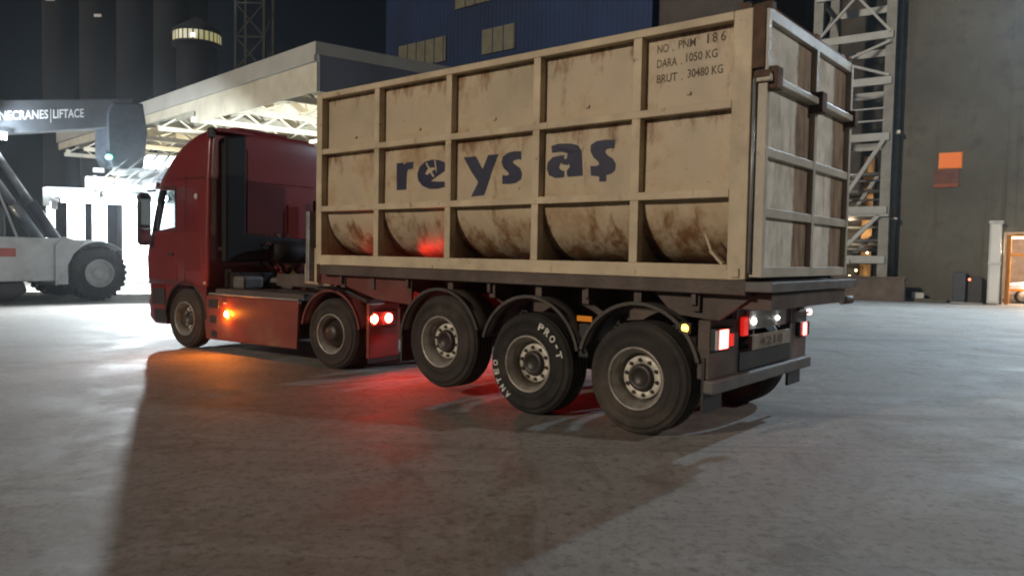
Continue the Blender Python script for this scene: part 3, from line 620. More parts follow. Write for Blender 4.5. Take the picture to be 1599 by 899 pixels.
# behind the cab
MB().prism([(-.22, 3.52), (-.62, 3.60), (-.62, 1.95), (-2.2, 1.88), (-2.2, 1.52), (-.22, 1.46)], 'x', 2.955, 2.80).build('air_intake_duct', 'blackduct', tk, bevel=.04)
MB().box(2.963, 2.953, -.75, -2.2, 2.85, 2.88).box(2.963, 2.953, -.75, -.78, 1.96, 3.4).box(2.963, 2.945, -1.6, -1.63, 2.0, 2.5).build('cab_back_rib', 'redcab', tk)
MB().box(2.95, 2.80, -.10, -.75, 3.60, 3.66).box(3.2, 2.98, -.55, -1.6, 3.70, 3.745).tube([(2.98, -.05, 3.60), (3.35, -.35, 3.70)], .02).build('roof_trim', 'redcab', tk, bevel=.01)
MB().box(3.02, 2.90, -.02, -.10, 3.50, 3.66).build('roof_corner_trim', 'dark', tk, bevel=.01)
MB().box(3.0, 2.6, -.35, -2.1, .75, 1.30).tube([(2.75, -2.1, 1.3), (2.75, -2.1, 2.6)], .08, 16).build('engine_tunnel', 'blackduct', tk, bevel=.02)
MB().lathe((2.55, -1.3, 1.65), [(0, -.3), (.17, -.3), (.19, 0), (.17, .3), (0, .3)], 24).lathe((2.45, -1.9, 1.5), [(0, -.2), (.2, -.2), (.22, 0), (.2, .2), (0, .2)], 24).build('air_filter', 'blackduct', tk)
cp = MB()
for k, y in enumerate((-.95, -1.15, -1.35)):
    cp.tube([(2.9, y, 1.5), (2.5, y - .05, 1.15 - .05 * k), (1.9, y - .1, 1.2), (1.2, y - .12, 1.35), (.9, -1.2, 1.3)], .018, 8)
cp.build('air_hose', 'dark', tk)
M['redhose'] = mat('red_coiled_hose', (.35, .03, .02), .4, bump=0); M['yellowhose'] = mat('yellow_coiled_hose', (.45, .30, .03), .4, bump=0)
for kk, (y_, mm_) in enumerate(((-1.02, 'redhose'), (-1.28, 'yellowhose'), (-1.50, 'dark'))):
    pts = []
    for i in range(140):
        t = i / 139; xx = 2.86 - 1.5 * t; zz = 1.95 - .75 * math.sin(math.pi * t) * .9 - .45 * t; a = t * 2 * math.pi * 17; pts.append((xx, y_ + .05 * math.cos(a), zz + .05 * math.sin(a)))
    MB().tube(pts, .009, 5).build('coiled_hose', mm_, tk)
MB().box(1.9, 2.5, -.85, -1.6, 1.03, 1.22).box(2.3, 2.6, -.2, -.6, 1.03, 1.25).build('air_tank', 'bar', tk, bevel=.05)
sm_b = MB()
for z in (1.12, 1.99): sm_b.beam((3.86, .008, z), (4.72, .006, z), .004, .010)
sm_b.beam((3.62, .006, 1.12), (3.62, -.01, 2.9), .004, .010); sm_b.beam((3.05, .006, 2.86), (4.4, -.025, 2.86), .010, .006); sm_b.build('panel_seam', 'dark', tk)
MB().box(3.02, 3.08, .0, .012, 1.1, 1.14).lathe((3.3, .004, 2.55), [(.05, 0), (.04, .012), (0, .014)], 14).build('cab_badge', 'palegrey', tk)
MB().box(2.945, 2.93, -.30, -.42, 1.05, 1.35).box(2.96, 2.93, -.18, -.30, 1.66, 1.72).build('white_label_plate', 'palegrey', tk, bevel=.01)
ch = MB()
for y in (-.83, -1.61): ch.box(-.85, 4.7, y - .04, y + .04, .70, .98)
for x in (-.8, .6, 1.6, 2.6): ch.box(x - .04, x + .04, -.83, -1.61, .75, .92)
ch.box(.7, 2.9, -.10, -.75, .93, 1.03).box(.7, 2.9, -1.7, -2.35, .93, 1.03).box(.9, 2.6, -.75, -1.7, .98, 1.03)
ch.build('chassis_frame', 'chassis', tk, bevel=.008)
MB().prism([(-.55, -.75), (-.2, -.62), (.5, -.62), (.75, -.8), (.75, -1.64), (.5, -1.82), (-.2, -1.82), (-.55, -1.69)], 'z', 1.06, 1.12).box(-.2, .5, -.75, -1.69, .98, 1.06).build('fifth_wheel', 'galv', tk, bevel=.01)
# side skirt with dark pads for the recesses
sk = MB()
sk.prism([(.70, .93), (.74, .22), (2.86, .20), (2.86, .93)], 'y', .0, -.06); sk.prism([(2.86, .93), (2.86, .20), (3.02, .20), (3.06, .45), (3.0, .93)], 'y', .0, -.06)
sk = sk.build('side_skirt', 'redskirt', tk, bevel=.02)
MB().box(2.66, 2.94, .012, -.01, .72, .86).box(2.70, 2.90, .012, -.01, .48, .60).box(2.70, 2.86, .014, -.01, .24, .36).build('step_recess_shade', 'dark', sk, bevel=.03)  # raised dark pads that draw the shade of the step recesses
MB().prism([(.70, .93), (.74, .22), (3.0, .20), (3.0, .93)], 'y', -2.40, -2.44).build('side_skirt', 'redskirt', tk, bevel=.02)
MB().box(.74, 3.0, -.08, -.70, .35, .90).box(.74, 3.0, -1.75, -2.38, .35, .90).build('fuel_tank', 'dark', tk, bevel=.05)
MB().box(.70, 2.95, .004, -.10, .935, .965).build('skirt_top_trim', 'galv', tk, bevel=.01)
am = MB().box(2.37, 2.49, -.0, .014, .60, .68).build('side_marker_lamp', 'dark', tk, bevel=.006)
MB().lathe((2.43, .014, .64), [(.045, 0), (.038, .014), (0, .020)], 16, 'y').build('amber_lens', 'amber_on', am)
MB().box(2.46, 2.53, .0, .008, .80, .83).build('skirt_badge', 'palegrey', tk)
# wheels
for s, yf in ((1, .02), (-1, -2.46)):
    make_wheel(tk, 3.605, yf, .50, Rr=.50, wd=.30, rr=.28, side=s, tyre='tyre', single=True)
def dual(yf, s):
    a = make_wheel(tk, 0, yf, .504, Rr=.504, wd=.27, rr=.28, side=s, tyre='tyre', single=False)
    MB().lathe((0, yf, .504), [(.19, -s * .115), (.15, -s * .06), (.13, -s * .02), (.12, s * .0), (.05, s * .01), (0, s * .01)], 28).build('hub_cap', 'hub', a)
    make_wheel(tk, 0, yf - s * .31, .504, Rr=.504, wd=.27, rr=.28, side=s, single=False)
dual(.0, 1); dual(-2.44, -1)
for y0, y1 in ((.02, -.62), (-1.82, -2.46)):
    fender(0, .53, R(8), R(172), .60, y0, y1).build('rear_fender', 'redchassis', tk)
MB().tube([(0, -.3, .504), (0, -2.1, .504)], .11, 16).build('rear_axle', 'chassis', tk)
# tail panel
for y0, y1, lens in ((.03, -.56, True), (-1.88, -2.47, True)):
    pn = MB().box(-.80, -.74, y0, y1, .22, .98).build('tail_panel', 'redskirt', tk, bevel=.02)
    hs = MB().box(-.84, -.80, y0 + .0, y1 + .06, .66, .88).build('tail_lamp', 'dark', pn, bevel=.015)
    ys = (-.02, -.30) if y0 > -1 else (-2.42, -2.14)
    for y in ys: MB().lathe((-.84, y if y0 > -1 else y, .77), [(.062, 0), (.058, -.015), (.03, -.025), (0, -.028)], 24, 'x').build('lit_lens', 'red_on', hs)
    ya = y0 if y0 > -1 else y1
    MB().box(-.855, -.84, ya + (.0 if y0 > -1 else .02), ya + (-.035 if y0 > -1 else .0), .70, .84).build('indicator_lens', 'amber_faint_glow', hs)
MB().box(-.80, -.72, -.56, -1.88, .62, .80).build('rear_crossmember', 'chassis', tk, bevel=.01)
MB().box(-.79, -.77, .02, -.54, .16, .22).box(-.79, -.77, -1.9, -2.45, .16, .22).build('mudflap', 'dark', tk)
MB().prism([(-.74, .98), (-.74, 1.03), (-.3, 1.16), (.3, 1.17), (.3, 1.13), (-.3, 1.12)], 'y', .02, -.6).build('fender_top', 'dark', tk)

# ================================================================== REACH STACKER
SO, SYAW = Vector((-13.0, 23.9, 0)), R(50)
rs = thing('reach_stacker', 'white and dark grey reach stacker with its boom raised over glaring work lamps', 'reach stacker', SO, SYAW)
def big_wheel(x, yf, s):
    R_, W = .85, .58
    prof = [(.42, -.04), (.48, -.0), (.62, .0), (.74, -.02), (.80, -.06), (.82, -.10)]
    back = [(r_, -W - o) for r_, o in reversed(prof)]
    ax = MB().lathe((x, yf, R_), [(0, -s * .10), (.14, -s * .10), (.18, -s * .2), (.2, -s * W), (0, -s * W)], 20).build('wheel', 'hub', rs)
    t = MB().lathe((x, yf, R_), [(r_, s * o) for r_, o in prof + back], 40)
    for k in range(26):
        a = 2 * math.pi * k / 26
        for sd, ph in ((0, 0), (1, .5)):
            aa = a + ph * 2 * math.pi / 26; y0 = yf - s * (.05 + sd * .27); y1 = yf - s * (.31 + sd * .22)
            c = [];
            for rr_, ww in ((.80, .075), (.86, .06)):
                for yy in (y0, y1):
                    for sg in (-1, 1):
                        an = aa + sg * ww / .85 * .9 + (yy - yf) * .25; c.append((x + rr_ * math.cos(an), yy, R_ + rr_ * math.sin(an)))
            t.add(c, [(0, 1, 3, 2), (4, 6, 7, 5), (0, 4, 5, 1), (2, 3, 7, 6), (0, 2, 6, 4), (1, 5, 7, 3)])
    t.build('tyre', 'tyre', ax)
    MB().lathe((x, yf, R_), [(.42, -s * .04), (.44, s * .0), (.40, s * .0), (.38, -s * .05), (.36, -s * .14), (.22, -s * .16), (.19, -s * .08), (.12, -s * .06), (0, -s * .06)], 40).build('rim', 'palegrey', ax)
big_wheel(0, 0, -1); big_wheel(0, .63, -1); big_wheel(0, 2.9, -1); big_wheel(0, 3.53, -1); big_wheel(-6.0, .35, -1); big_wheel(-6.0, 3.2, -1)
cs = MB().prism([(-8.3, .9), (-7.9, .62), (-1.25, .62), (-1.25, 1.25), (-1.05, 1.55), (-1.05, 1.92), (-8.3, 1.98)], 'y', .05, .5)
cs.box(-8.3, .6, 1.1, 2.9, .8, 1.9).prism([(-8.3, .9), (-7.9, .62), (-1.25, .62), (-1.25, 1.92), (-8.3, 1.98)], 'y', 3.5, 4.0)
cs.build('chassis', 'stackerpaint', rs, bevel=.04)
fd = MB(); n = 14
fp_ = [(-1.28, .52)] + [(1.02 * -math.cos(R(a)), .85 + 1.0 * math.sin(R(a))) for a in range(10, 135, 8)]
fd.loft([[(x, -.02, z), (x, 1.25, z), (x * .96, 1.25, z - .03), (x * .96, -.02, z - .03)] for x, z in fp_], True, True, True)
fd.prism([(-1.28, .52), (-.92, .52), (-.93, 1.1), (-.72, 1.55), (-.45, 1.82), (-1.05, 1.98), (-1.28, 1.7)], 'y', -.02, .03)
fd.build('fender', 'stackerpaint', rs, bevel=.02)
MB().box(-4.6, -2.3, .035, .05, 1.35, 1.6).build('red_decal', mat('red_decal_paint', (.5, .10, .07), .5), rs)
MB().prism([(-5.6, .08), (-5.4, .0 + .05), (-2.3, .05), (-1.9, .32), (-2.0, .62), (-5.6, .62)], 'y', .35, 1.1).build('underbody_tank', 'dark', rs, bevel=.05)
MB().box(-8.2, -2.3, .9, 3.1, 1.92, 2.9).box(-8.2, -7, .9, 3.1, 2.9, 3.8).build('engine_hood', 'boompaint', rs, bevel=.06)
oc = MB().prism([(-5.2, 2.9), (-3.2, 2.9), (-3.3, 4.3), (-5.0, 4.4)], 'y', 1.0, 1.25).build('operator_cab', 'boompaint', rs, bevel=.03)
MB().beam((-2.0, .9, 1.9), (-2.5, .9, 3.3), .06, .06).beam((-3.9, .9, 2.95), (-2.5, .9, 3.3), .05, .05).build('handrail', 'stackerpaint', rs)
for y in (1.0, 2.5):
    c_ = MB().tube([(-.45, y, 1.15), (-1.62, y, 3.0)], .17, 18).build('lift_cylinder', 'boompaint', rs)
    MB().tube([(-1.6, y, 2.97), (-2.9, y, 5.0)], .11, 16).build('piston_rod', 'galv', c_)
bz = lambda t: 5.55 + .186 * (t + 2.2)
bmn = MB().loft([[(t, y, bz(t) + dz) for y, dz in ((1.30, -h), (1.30, h), (2.2, h), (2.2, -h))] for t, h in ((-8.2, .5), (-3, .52), (1.6, .46))], True, True)
bmn = bmn.build('boom', 'boompaint', rs, bevel=.03)
bt = MB()
def bside(t0): return lambda u, v: (t0 + u, 1.296, bz(t0 + u) - .10 + v)
text_on(bt, 'KONECRANES', 1, bside(-2.72), .018, width=1.72, height=.27); text_on(bt, 'LIFTACE', 1, bside(-.86), .018, width=.90, height=.27)
bt.box(-.935, -.92, 1.292, 1.298, 5.55, 5.98); bt.build('boom_lettering', 'boltext', bmn)
hd = MB().prism([(.75, 6.1), (.75, 4.75), (.9, 4.35), (1.9, 4.35), (2.05, 5.6), (1.9, 6.6), (.9, 6.45)], 'y', 1.2, 2.3).build('boom_head', 'headpaint', rs, bevel=.05)
gl = MB().tube([(.68, 1.12, 4.85), (.68, 1.0, 4.72)], .03).build('green_beacon', 'dark', rs)
MB().lathe((.68, .98, 4.62), [(0, -.07), (.09, -.04), (.10, .03), (.06, .08), (0, .09)], 18, 'z').build('beacon_lens', 'green_on', gl)
# spreader, turned square to the machine
def w2l(x, y):
    d = Vector((x, y)) - SO.xy; c, s = math.cos(SYAW), math.sin(SYAW); return (c * d.x + s * d.y, -s * d.x + c * d.y)
SCx, SCy = w2l(-12.75, 26.6); sa = math.atan2(.436, .90) - SYAW
def SP(u, v, z): return (SCx + u * math.cos(sa) - v * math.sin(sa), SCy + u * math.sin(sa) + v * math.cos(sa), z)
class SM(MB):
    def build(s, *a, **k):
        s.v = [SP(*p) for p in s.v]; return MB.build(s, *a, **k)
sp_ = SM().box(-3.05, 3.05, -.55, -.2, 3.30, 3.62).box(-3.05, 3.05, .2, .55, 3.30, 3.62).box(-3.05, -2.8, -1.2, 1.2, 3.2, 3.55).box(2.8, 3.05, -1.2, 1.2, 3.2, 3.55).build('spreader', 'stackerpaint', rs, bevel=.03)
SM().box(-1.9, 1.9, -.7, .7, 3.62, 4.02).box(-1.1, 1.5, -.6, .6, 4.02, 4.38).build('spreader_carriage', 'stackerpaint', sp_, bevel=.06)
dt = SM()
for k in range(16):
    u = random.uniform(-1.8, 1.8); z = random.uniform(3.65, 4.4); dt.box(u, u + random.uniform(.08, .4), -.78, -.68, z, z + random.uniform(.05, .2))
for k in range(5): dt.tube([(-1.6 + k * .35, -.72, 3.7), (-1.2 + k * .35, -.85, 4.1), (-.8 + k * .4, -.72, 4.5), (-.4 + k * .35, -.5, 4.9)], .03, 6)
dt.build('hydraulic_fitting', 'palegrey', sp_)
for u in (-2.95, 2.92):
    for v in (-1.15, 1.15): SM().box(u - .09, u + .09, v - .09, v + .09, 2.95, 3.22).build('twistlock', 'stackerpaint', sp_, bevel=.02)
for u, s_ in ((-2.75, .16), (-1.6, .1), (-.5, .1), (.45, .12), (1.15, .16)):
    lm = SM().box(u - s_ - .02, u + s_ + .02, -.68, -.56, 3.30, 3.48).build('work_lamp', 'dark', sp_)
    SM().box(u - s_, u + s_, -.70, -.68, 3.31, 3.46).build('lamp_lens', 'flood_on', lm)
SM().box(-2.6, 2.6, -.60, -.56, 3.12, 3.24).build('lamp_strip', emis('lit_lamp_strip', (.85, .95, 1), 5), sp_)
lm = SM().box(.55, .95, -1.0, -.9, 4.05, 4.35).build('head_flood_lamp', 'dark', rs); SM().box(.58, .92, -1.02, -1.0, 4.08, 4.32).build('lamp_lens', 'flood_on', lm)
SM().box(-1.2, -1.1, -.82, -.78, 3.9, 3.98).build('marker_lamp', 'warm_on', rs)
lm = MB().box(-2.55, -2.30, 1.1, 1.3, 4.86, 5.05).build('boom_work_lamp', 'dark', rs); MB().box(-2.56, -2.2, 1.08, 1.10, 4.84, 5.04).build('lamp_lens', 'flood_on', lm)
spot('boom_work_light', tuple((Matrix.Rotation(SYAW, 3, 'Z') @ Vector((-2.7, .7, 4.65))) + SO), tuple((Matrix.Rotation(SYAW, 3, 'Z') @ Vector((.5, 1.4, 5.2))) + SO), 800, COOL, R(120), .6, .08)

# ================================================================== CANOPY
M['canopy'] = mat('cream_canopy_sheet', (.50, .47, .38), .6, var=.2, vscale=1, dirt=.3, dirtcol=(.35, .30, .2), bump=.1)
M['trimgrey'] = mat('grey_fascia_sheet', (.38, .38, .355), .5, var=.15, vscale=.6, bump=.05)
M['bluegrey'] = mat('blue_grey_fascia', (.11, .13, .18), .5, var=.2, vscale=.8, bump=.05)
cC = Vector((-8.84, 34.0)); dL = Vector((-.7086, .7056)); dR = Vector((.7976, .6032)); ZC = 10.86
def cp_(a, b): q = cC + dL * a + dR * b; return (q.x, q.y)
cn = thing('loading_canopy', 'large cream steel canopy lit from below, standing behind the red truck', 'canopy', (*cp_(18, 8), 0))
def cpt(a, b, z): x, y = cp_(a, b); o = cp_(18, 8); return (x - o[0], y - o[1], z)
class CM(MB):
    def bx(s, a0, a1, b0, b1, z0, z1):
        a0, a1 = sorted((a0, a1)); b0, b1 = sorted((b0, b1))
        v = [cpt(a, b, z) for z in (z0, z1) for b in (b0, b1) for a in (a0, a1)]
        return s.add(v, [(0, 2, 3, 1), (4, 5, 7, 6), (0, 1, 5, 4), (1, 3, 7, 5), (3, 2, 6, 7), (2, 0, 4, 6)])
CM().bx(0.1, 40, 0.1, 22, ZC - .25, ZC - .02).build('roof', 'canopy', cn)
CM().bx(0, 40.1, 0, -.12, ZC - .78, ZC + .05).bx(-.12, 0, -.12, 22, ZC - .5, ZC + .05).build('fascia', 'trimgrey', cn)
CM().bx(0, 13, .01, .10, ZC - 2.1, ZC - .79).bx(13, 40, .01, .10, ZC - 1.35, ZC - .79).build('side_cladding', 'canopy', cn)
CM().bx(-.10, -.0, .1, 22, ZC - 2.1, ZC - .51).build('end_cladding', 'bluegrey', cn)
for b in (1.2, 3.0, 5.0, 7.5, 10.5, 14): CM().bx(.2, 40, b, b + .22, ZC - 1.15, ZC - .25).build('purlin', 'canopy', cn)
for a in (4, 9, 14, 19, 24, 29, 34, 39):
    m = CM().bx(a, a + .2, .2, 21, ZC - 1.9, ZC - 1.6)
    for k in range(10):
        b0, b1 = .3 + 2 * k, 1.3 + 2 * k
        m.beam(cpt(a + .1, b0, ZC - 1.7), cpt(a + .1, b1, ZC - 1.0), .1, .1); m.beam(cpt(a + .1, b1, ZC - 1.0), cpt(a + .1, b1 + 1, ZC - 1.7), .1, .1)
    m.build('roof_truss', 'canopy', cn)
for a in (9, 19, 29, 39): CM().bx(a, a + .35, 15.2, 15.55, 0, ZC - 1.6).build('column', 'canopy', cn); 
for a in (29, 39): CM().bx(a - .05, a + .2, .3, .3 + .25, ZC - 1.7, ZC - 1.35).build('bracket', 'canopy', cn)
m = CM(); m.beam(cpt(33, 1.5, ZC - 1.7), cpt(33, 7, 6.2), .25, .25); m.beam(cpt(33, 7, 6.2), cpt(33, 5.2, 5.0), .2, .2); m.build('diagonal_strut', 'canopy', cn)
CM().bx(.3, 40, 16, 16.2, 0, ZC - .3).build('back_wall', 'canopy', cn)
m = CM(); m.beam(cpt(1.5, 2, ZC - 1.8), cpt(1.5, 8, 5.5), .2, .2); m.beam(cpt(1.5, 10, ZC - 1.8), cpt(1.5, 4, 5.5), .2, .2); m.build('cross_brace', 'canopy', cn)
for a0, a1 in ((3.5, 11.5),):
    CM().bx(a0, a1, 5.9, 6.15, ZC - 2.75, ZC - 2.6).build('strip_lamp', emis('lit_strip_lamp', (1, .95, .8), 1.4), cn)
CM().bx(8, 26, 9, 9.2, ZC - 2.9, ZC - 2.1).build('hanging_panel', 'canopy', cn)

# ================================================================== BLUE BUILDING
bb = Vector((-8.5, 50.0)); bd = Vector((.7695, -.6386)); bn = Vector((.6386, .7695))
bl = thing('blue_building', 'tall dark blue clad industrial building with dull pale panels, behind the container', 'building', (*(bb + bd * 10 + bn * 8), 0))
class BM(MB):
    o = bb + bd * 10 + bn * 8
    def bx(s, a0, a1, b0, b1, z0, z1):
        a0, a1 = sorted((a0, a1)); b0, b1 = sorted((b0, b1)); v = []
        for z in (z0, z1):
            for b in (b0, b1):
                for a in (a0, a1): q = bb + bd * a + bn * b - s.o; v.append((q.x, q.y, z))
        return s.add(v, [(0, 2, 3, 1), (4, 5, 7, 6), (0, 1, 5, 4), (1, 3, 7, 5), (3, 2, 6, 7), (2, 0, 4, 6)])
M['blueclad'] = mat('dark_blue_cladding', (.005, .024, .085), .6, var=.3, vscale=.4, spec=.25, bump=.1)
m = BM().bx(0, 19.6, 0, 14, 0, 26)
for k in range(65): m.bx(.12 + k * .3, .2 + k * .3, -.012, 0, 0, 26)
m.build('wall', 'blueclad', bl)
M['dullpanel'] = mat('dull_translucent_panel', (.12, .12, .085), .5, var=.25, vscale=2)
for a0, a1, z0, z1 in ((1.34, 5.54, 13.3, 14.8), (8.5, 11.0, 13.2, 14.6), (6.3, 10.1, 16.2, 17.9)):
    f = BM().bx(a0, a1, -.08, -.036, z0, z1).build('window', 'dullpanel', bl)
    q = BM()
    for k in range(1, int((a1 - a0) / .8) + 1): q.bx(a0 + k * .8, a0 + k * .8 + .05, -.10, -.08, z0, z1)
    q.build('mullion', 'blueclad', f)
BM().bx(19.62, 24, .5, 14, 0, 30).build('brown_annex_wall', mat('brown_annex_sheet', (.045, .036, .034), .7, var=.4, vscale=1), bl)

# ================================================================== DARK TOWERS (left background)
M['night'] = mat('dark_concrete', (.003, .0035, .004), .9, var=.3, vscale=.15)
tw = thing('silo_tower', 'dark round tower with a lit golden gallery near its top', 'tower', (-29.1, 70, 0))
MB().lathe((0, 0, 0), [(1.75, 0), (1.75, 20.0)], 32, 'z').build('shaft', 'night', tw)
M['gallery_on'] = emis('lit_gallery_glass', (.75, .68, .30), .42)
gal = MB()
for k in range(28):
    a0, a1 = 2 * math.pi * k / 28 + .03, 2 * math.pi * (k + 1) / 28 - .03
    gal.add([(2.05 * math.cos(a0), 2.05 * math.sin(a0), 20.25), (2.05 * math.cos(a1), 2.05 * math.sin(a1), 20.25), (2.05 * math.cos(a1), 2.05 * math.sin(a1), 21.1), (2.05 * math.cos(a0), 2.05 * math.sin(a0), 21.1)], [(0, 1, 2, 3)])
gal.build('lit_gallery', 'gallery_on', tw)
MB().lathe((0, 0, 0), [(1.75, 19.9), (2.15, 20.0), (2.15, 20.25), (1.95, 20.25), (1.95, 21.1), (2.15, 21.15), (2.1, 21.4), (.3, 22.6), (0, 22.6)], 32, 'z').build('gallery_frame', 'night', tw)
MB().box(.35, .62, -2.12, -2.08, 20.4, 20.7).build('gallery_lamp', emis('lit_gallery_lamp', (1, .95, .8), 5), tw)
db = thing('dark_silo_block', 'huge unlit silo block, barely lighter than the night sky, rising above the reach stacker boom', 'silo', (-42, 92, 0))
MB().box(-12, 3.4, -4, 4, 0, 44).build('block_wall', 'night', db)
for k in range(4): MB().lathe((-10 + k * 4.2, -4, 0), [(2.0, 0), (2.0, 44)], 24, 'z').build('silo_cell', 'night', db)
MB().box(-10.6, -9.6, -6.2, -6.1, 29.0, 29.5).build('wall_lamp', emis('dim_wall_lamp', (.6, .5, .3), .35), db)
MB().box(-5.2, -4.4, -6.2, -6.1, 27.3, 27.6).build('wall_lamp', emis('dim_wall_lamp', (.6, .5, .3), .18), db)
ml = thing('mast_lattice', 'faint dark lattice mast rising behind the canopy, between silo tower and blue building', 'mast', (-22.5, 66, 0))
m = MB()
for x, y in ((-1.2, -1.2), (1.2, -1.2), (1.2, 1.2), (-1.2, 1.2)): m.box(x - .1, x + .1, y - .1, y + .1, 0, 34)
for k in range(12):
    z = k * 2.8
    m.beam((-1.2, -1.2, z), (1.2, -1.2, z + 2.8), .1, .1).beam((1.2, -1.2, z), (-1.2, -1.2, z + 2.8), .1, .1).beam((-1.2, -1.2, z), (1.2, -1.2, z), .12, .12).beam((1.2, -1.2, z), (1.2, 1.2, z + 2.8), .1, .1)
m.build('lattice', mat('dark_mast_steel', (.05, .055, .05), .8), ml)

# ================================================================== ADDED GLARE WALL AND WHITE POSTS behind the spreader
M['whitewall'] = mat('white_painted_sheet', (.78, .80, .80), .6, var=.12, vscale=1, bump=.1)
shd = thing('glare_wall', 'added white ribbed wall standing in for the glare between reach stacker and truck', 'shed', (-18.0, 38.5, 0), R(20))  # added white surface that carries the blown-out glare
m = MB().box(-1.6, 6.0, 0, 4, 0, 6.1)
for k in range(20): m.box(-1.5 + k * .38, -1.35 + k * .38, -.05, 0, 0, 6.1)
m.build('wall', 'whitewall', shd)
MB().box(-1.8, 6.2, -.3, 4.2, 6.1, 6.3).build('roof', 'trimgrey', shd)
for i, px in enumerate((80, 114, 128, 156)):
    x = (px - 800) / FPX * 36; wdt = (.30, .42, .2, .6)[i]
    t = thing('white_post', ('slim white post farthest from the added white wall, under the spreader end', 'mid-width white post standing close beside the thinnest one', 'thinnest white post under the spreader, close beside a wider one', 'widest white post under the spreader, next to the added white wall')[i], 'post', (x, 36, 0), 0, 'white posts beyond the reach stacker')
    MB().box(-wdt / 2, wdt / 2, -.12, .12, .05, 4.2).build('shaft', 'whitewall', t, bevel=.02)
    MB().box(-wdt / 2 - .12, wdt / 2 + .12, -.22, .22, 0, .05).build('base_plate', 'galv', t)

# ================================================================== PLANT WALL (right)
WO = Vector((19.78, 31.37)); wx = Vector((.8147, -.5798)); wy = Vector((.5798, .8147)); WYAW = math.atan2(wx.y, wx.x)
def wt(name, label, cat, u, v=0, z=0, group=None): q = WO + wx * u + wy * v; return thing(name, label, cat, (q.x, q.y, z), WYAW, group)
def conc():
    m = mat('stained_concrete_wall', (.125, .125, .105), .85, var=.4, vscale=.3, dirt=.6, dirtcol=(.085, .08, .07), streak=.75, rustcol=(.09, .082, .06), zx=(1.1, 1.1, .06), bump=.3, bscale=8)
    return m
hall = wt('concrete_hall', 'high stained grey concrete plant wall with an open lit doorway', 'building', -1)
W0 = -3.9 + 1
M['conc'] = conc()
w_ = MB().box(W0, 1.42, 0, .4, 0, 24).box(4.6, 14, 0, .4, 0, 24).box(1.42, 4.6, 0, .4, 2.97, 24)
w_.build('wall', 'conc', hall)
rb = MB()
for k in range(46):
    u = W0 + .05 + k * .38
    if u < 1.3: rb.box(u, u + .03, -.005, 0, 0, 24)
    elif u < 13.5 and not (1.3 < u < 4.7): rb.box(u, u + .03, -.005, 0, 0, 24)
    else: rb.box(u, u + .06, -.03, 0, 3.1, 24)
rb.build('wall_rib', 'conc', hall)
M['room'] = mat('warm_interior_plaster', (.42, .32, .25), .8, var=.3)
MB().box(.8, 6.5, 7.0, 7.1, 0, 4).box(.8, .9, .4, 7.0, 0, 4).box(6.4, 6.5, .4, 7.0, 0, 4).box(.8, 6.5, .4, 7.1, 4, 4.1).build('interior_room', 'room', hall)
M['orangepaint'] = mat('orange_post_paint', (.75, .30, .04), .5, var=.15)
MB().box(1.50, 1.66, .42, .6, .0, 2.85).box(1.66, 2.4, .45, .6, 2.0, 2.12).box(1.66, 4.5, .45, .6, 2.8, 2.9).build('doorway_post', 'orangepaint', hall)
MB().box(1.5, 4.4, .7, .8, 2.72, 2.80).build('doorway_lamp', 'warm_on', hall)
gate = wt('white_gate_leaf', 'narrow white steel gate leaf standing open beside the lit doorway', 'gate', 0, -.45)
MB().box(-.04, .30, .0, .40, .03, 3.3).build('leaf_panel', 'whitewall', gate, bevel=.01)
MB().box(-.10, .40, -.06, .44, 3.3, 3.42).box(-.08, .36, -.05, .0, 1.62, 1.74).box(-.08, .36, -.05, 0, .06, .16).box(-.07, -.02, -.04, 0, .16, 3.3).box(.30, .35, -.04, 0, .16, 3.3).build('leaf_frame', 'stackerpaint', gate, bevel=.01)
# car seen inside the doorway
M['carpaint'] = mat('white_car_paint', (.78, .80, .86), .25, var=.05, coat=.6, bump=0)
car = wt('parked_car', 'white car with an orange stripe parked just inside the lit doorway', 'car', 1.45, 1.5)
cb = MB().loft([[(x, y, z) for x, z in pr] for y, pr in ((.0, [(-.9, .35), (-.9, .75), (-.85, .85), (0, .95), (2.8, .95), (2.9, .4)]), (1.7, [(-.9, .35), (-.9, .75), (-.85, .85), (0, .95), (2.8, .95), (2.9, .4)]))], True, True)
cb.build('body', 'carpaint', car, bevel=.08)
MB().prism([(.0, .95), (.6, 1.42), (2.2, 1.45), (2.7, .95)], 'y', .12, 1.58).build('cabin', 'dark', car, bevel=.06)
MB().box(-.8, 2.8, -.012, 0, .52, .62).build('side_stripe', 'orangepaint', car)
for x in (-.35, 2.1):
    wl = MB().lathe((x, -.01, .31), [(.0, .0), (.2, -.0), (.22, .1), (0, .12)], 20).build('wheel', 'rim', car); MB().lathe((x, -.01, .31), [(.2, 0), (.29, 0), (.31, .03), (.31, .2), (.2, .22)], 24).build('tyre', 'tyre2', wl)
pl = bpy.data.lights.new('doorway_light', 'POINT'); po = bpy.data.objects.new('doorway_light', pl); COL.objects.link(po); pl.energy = 1100; pl.color = (1, .80, .60); pl.shadow_soft_size = .2
q = WO + wx * 2.2 + wy * 1.2; po.location = (q.x, q.y, 2.4)
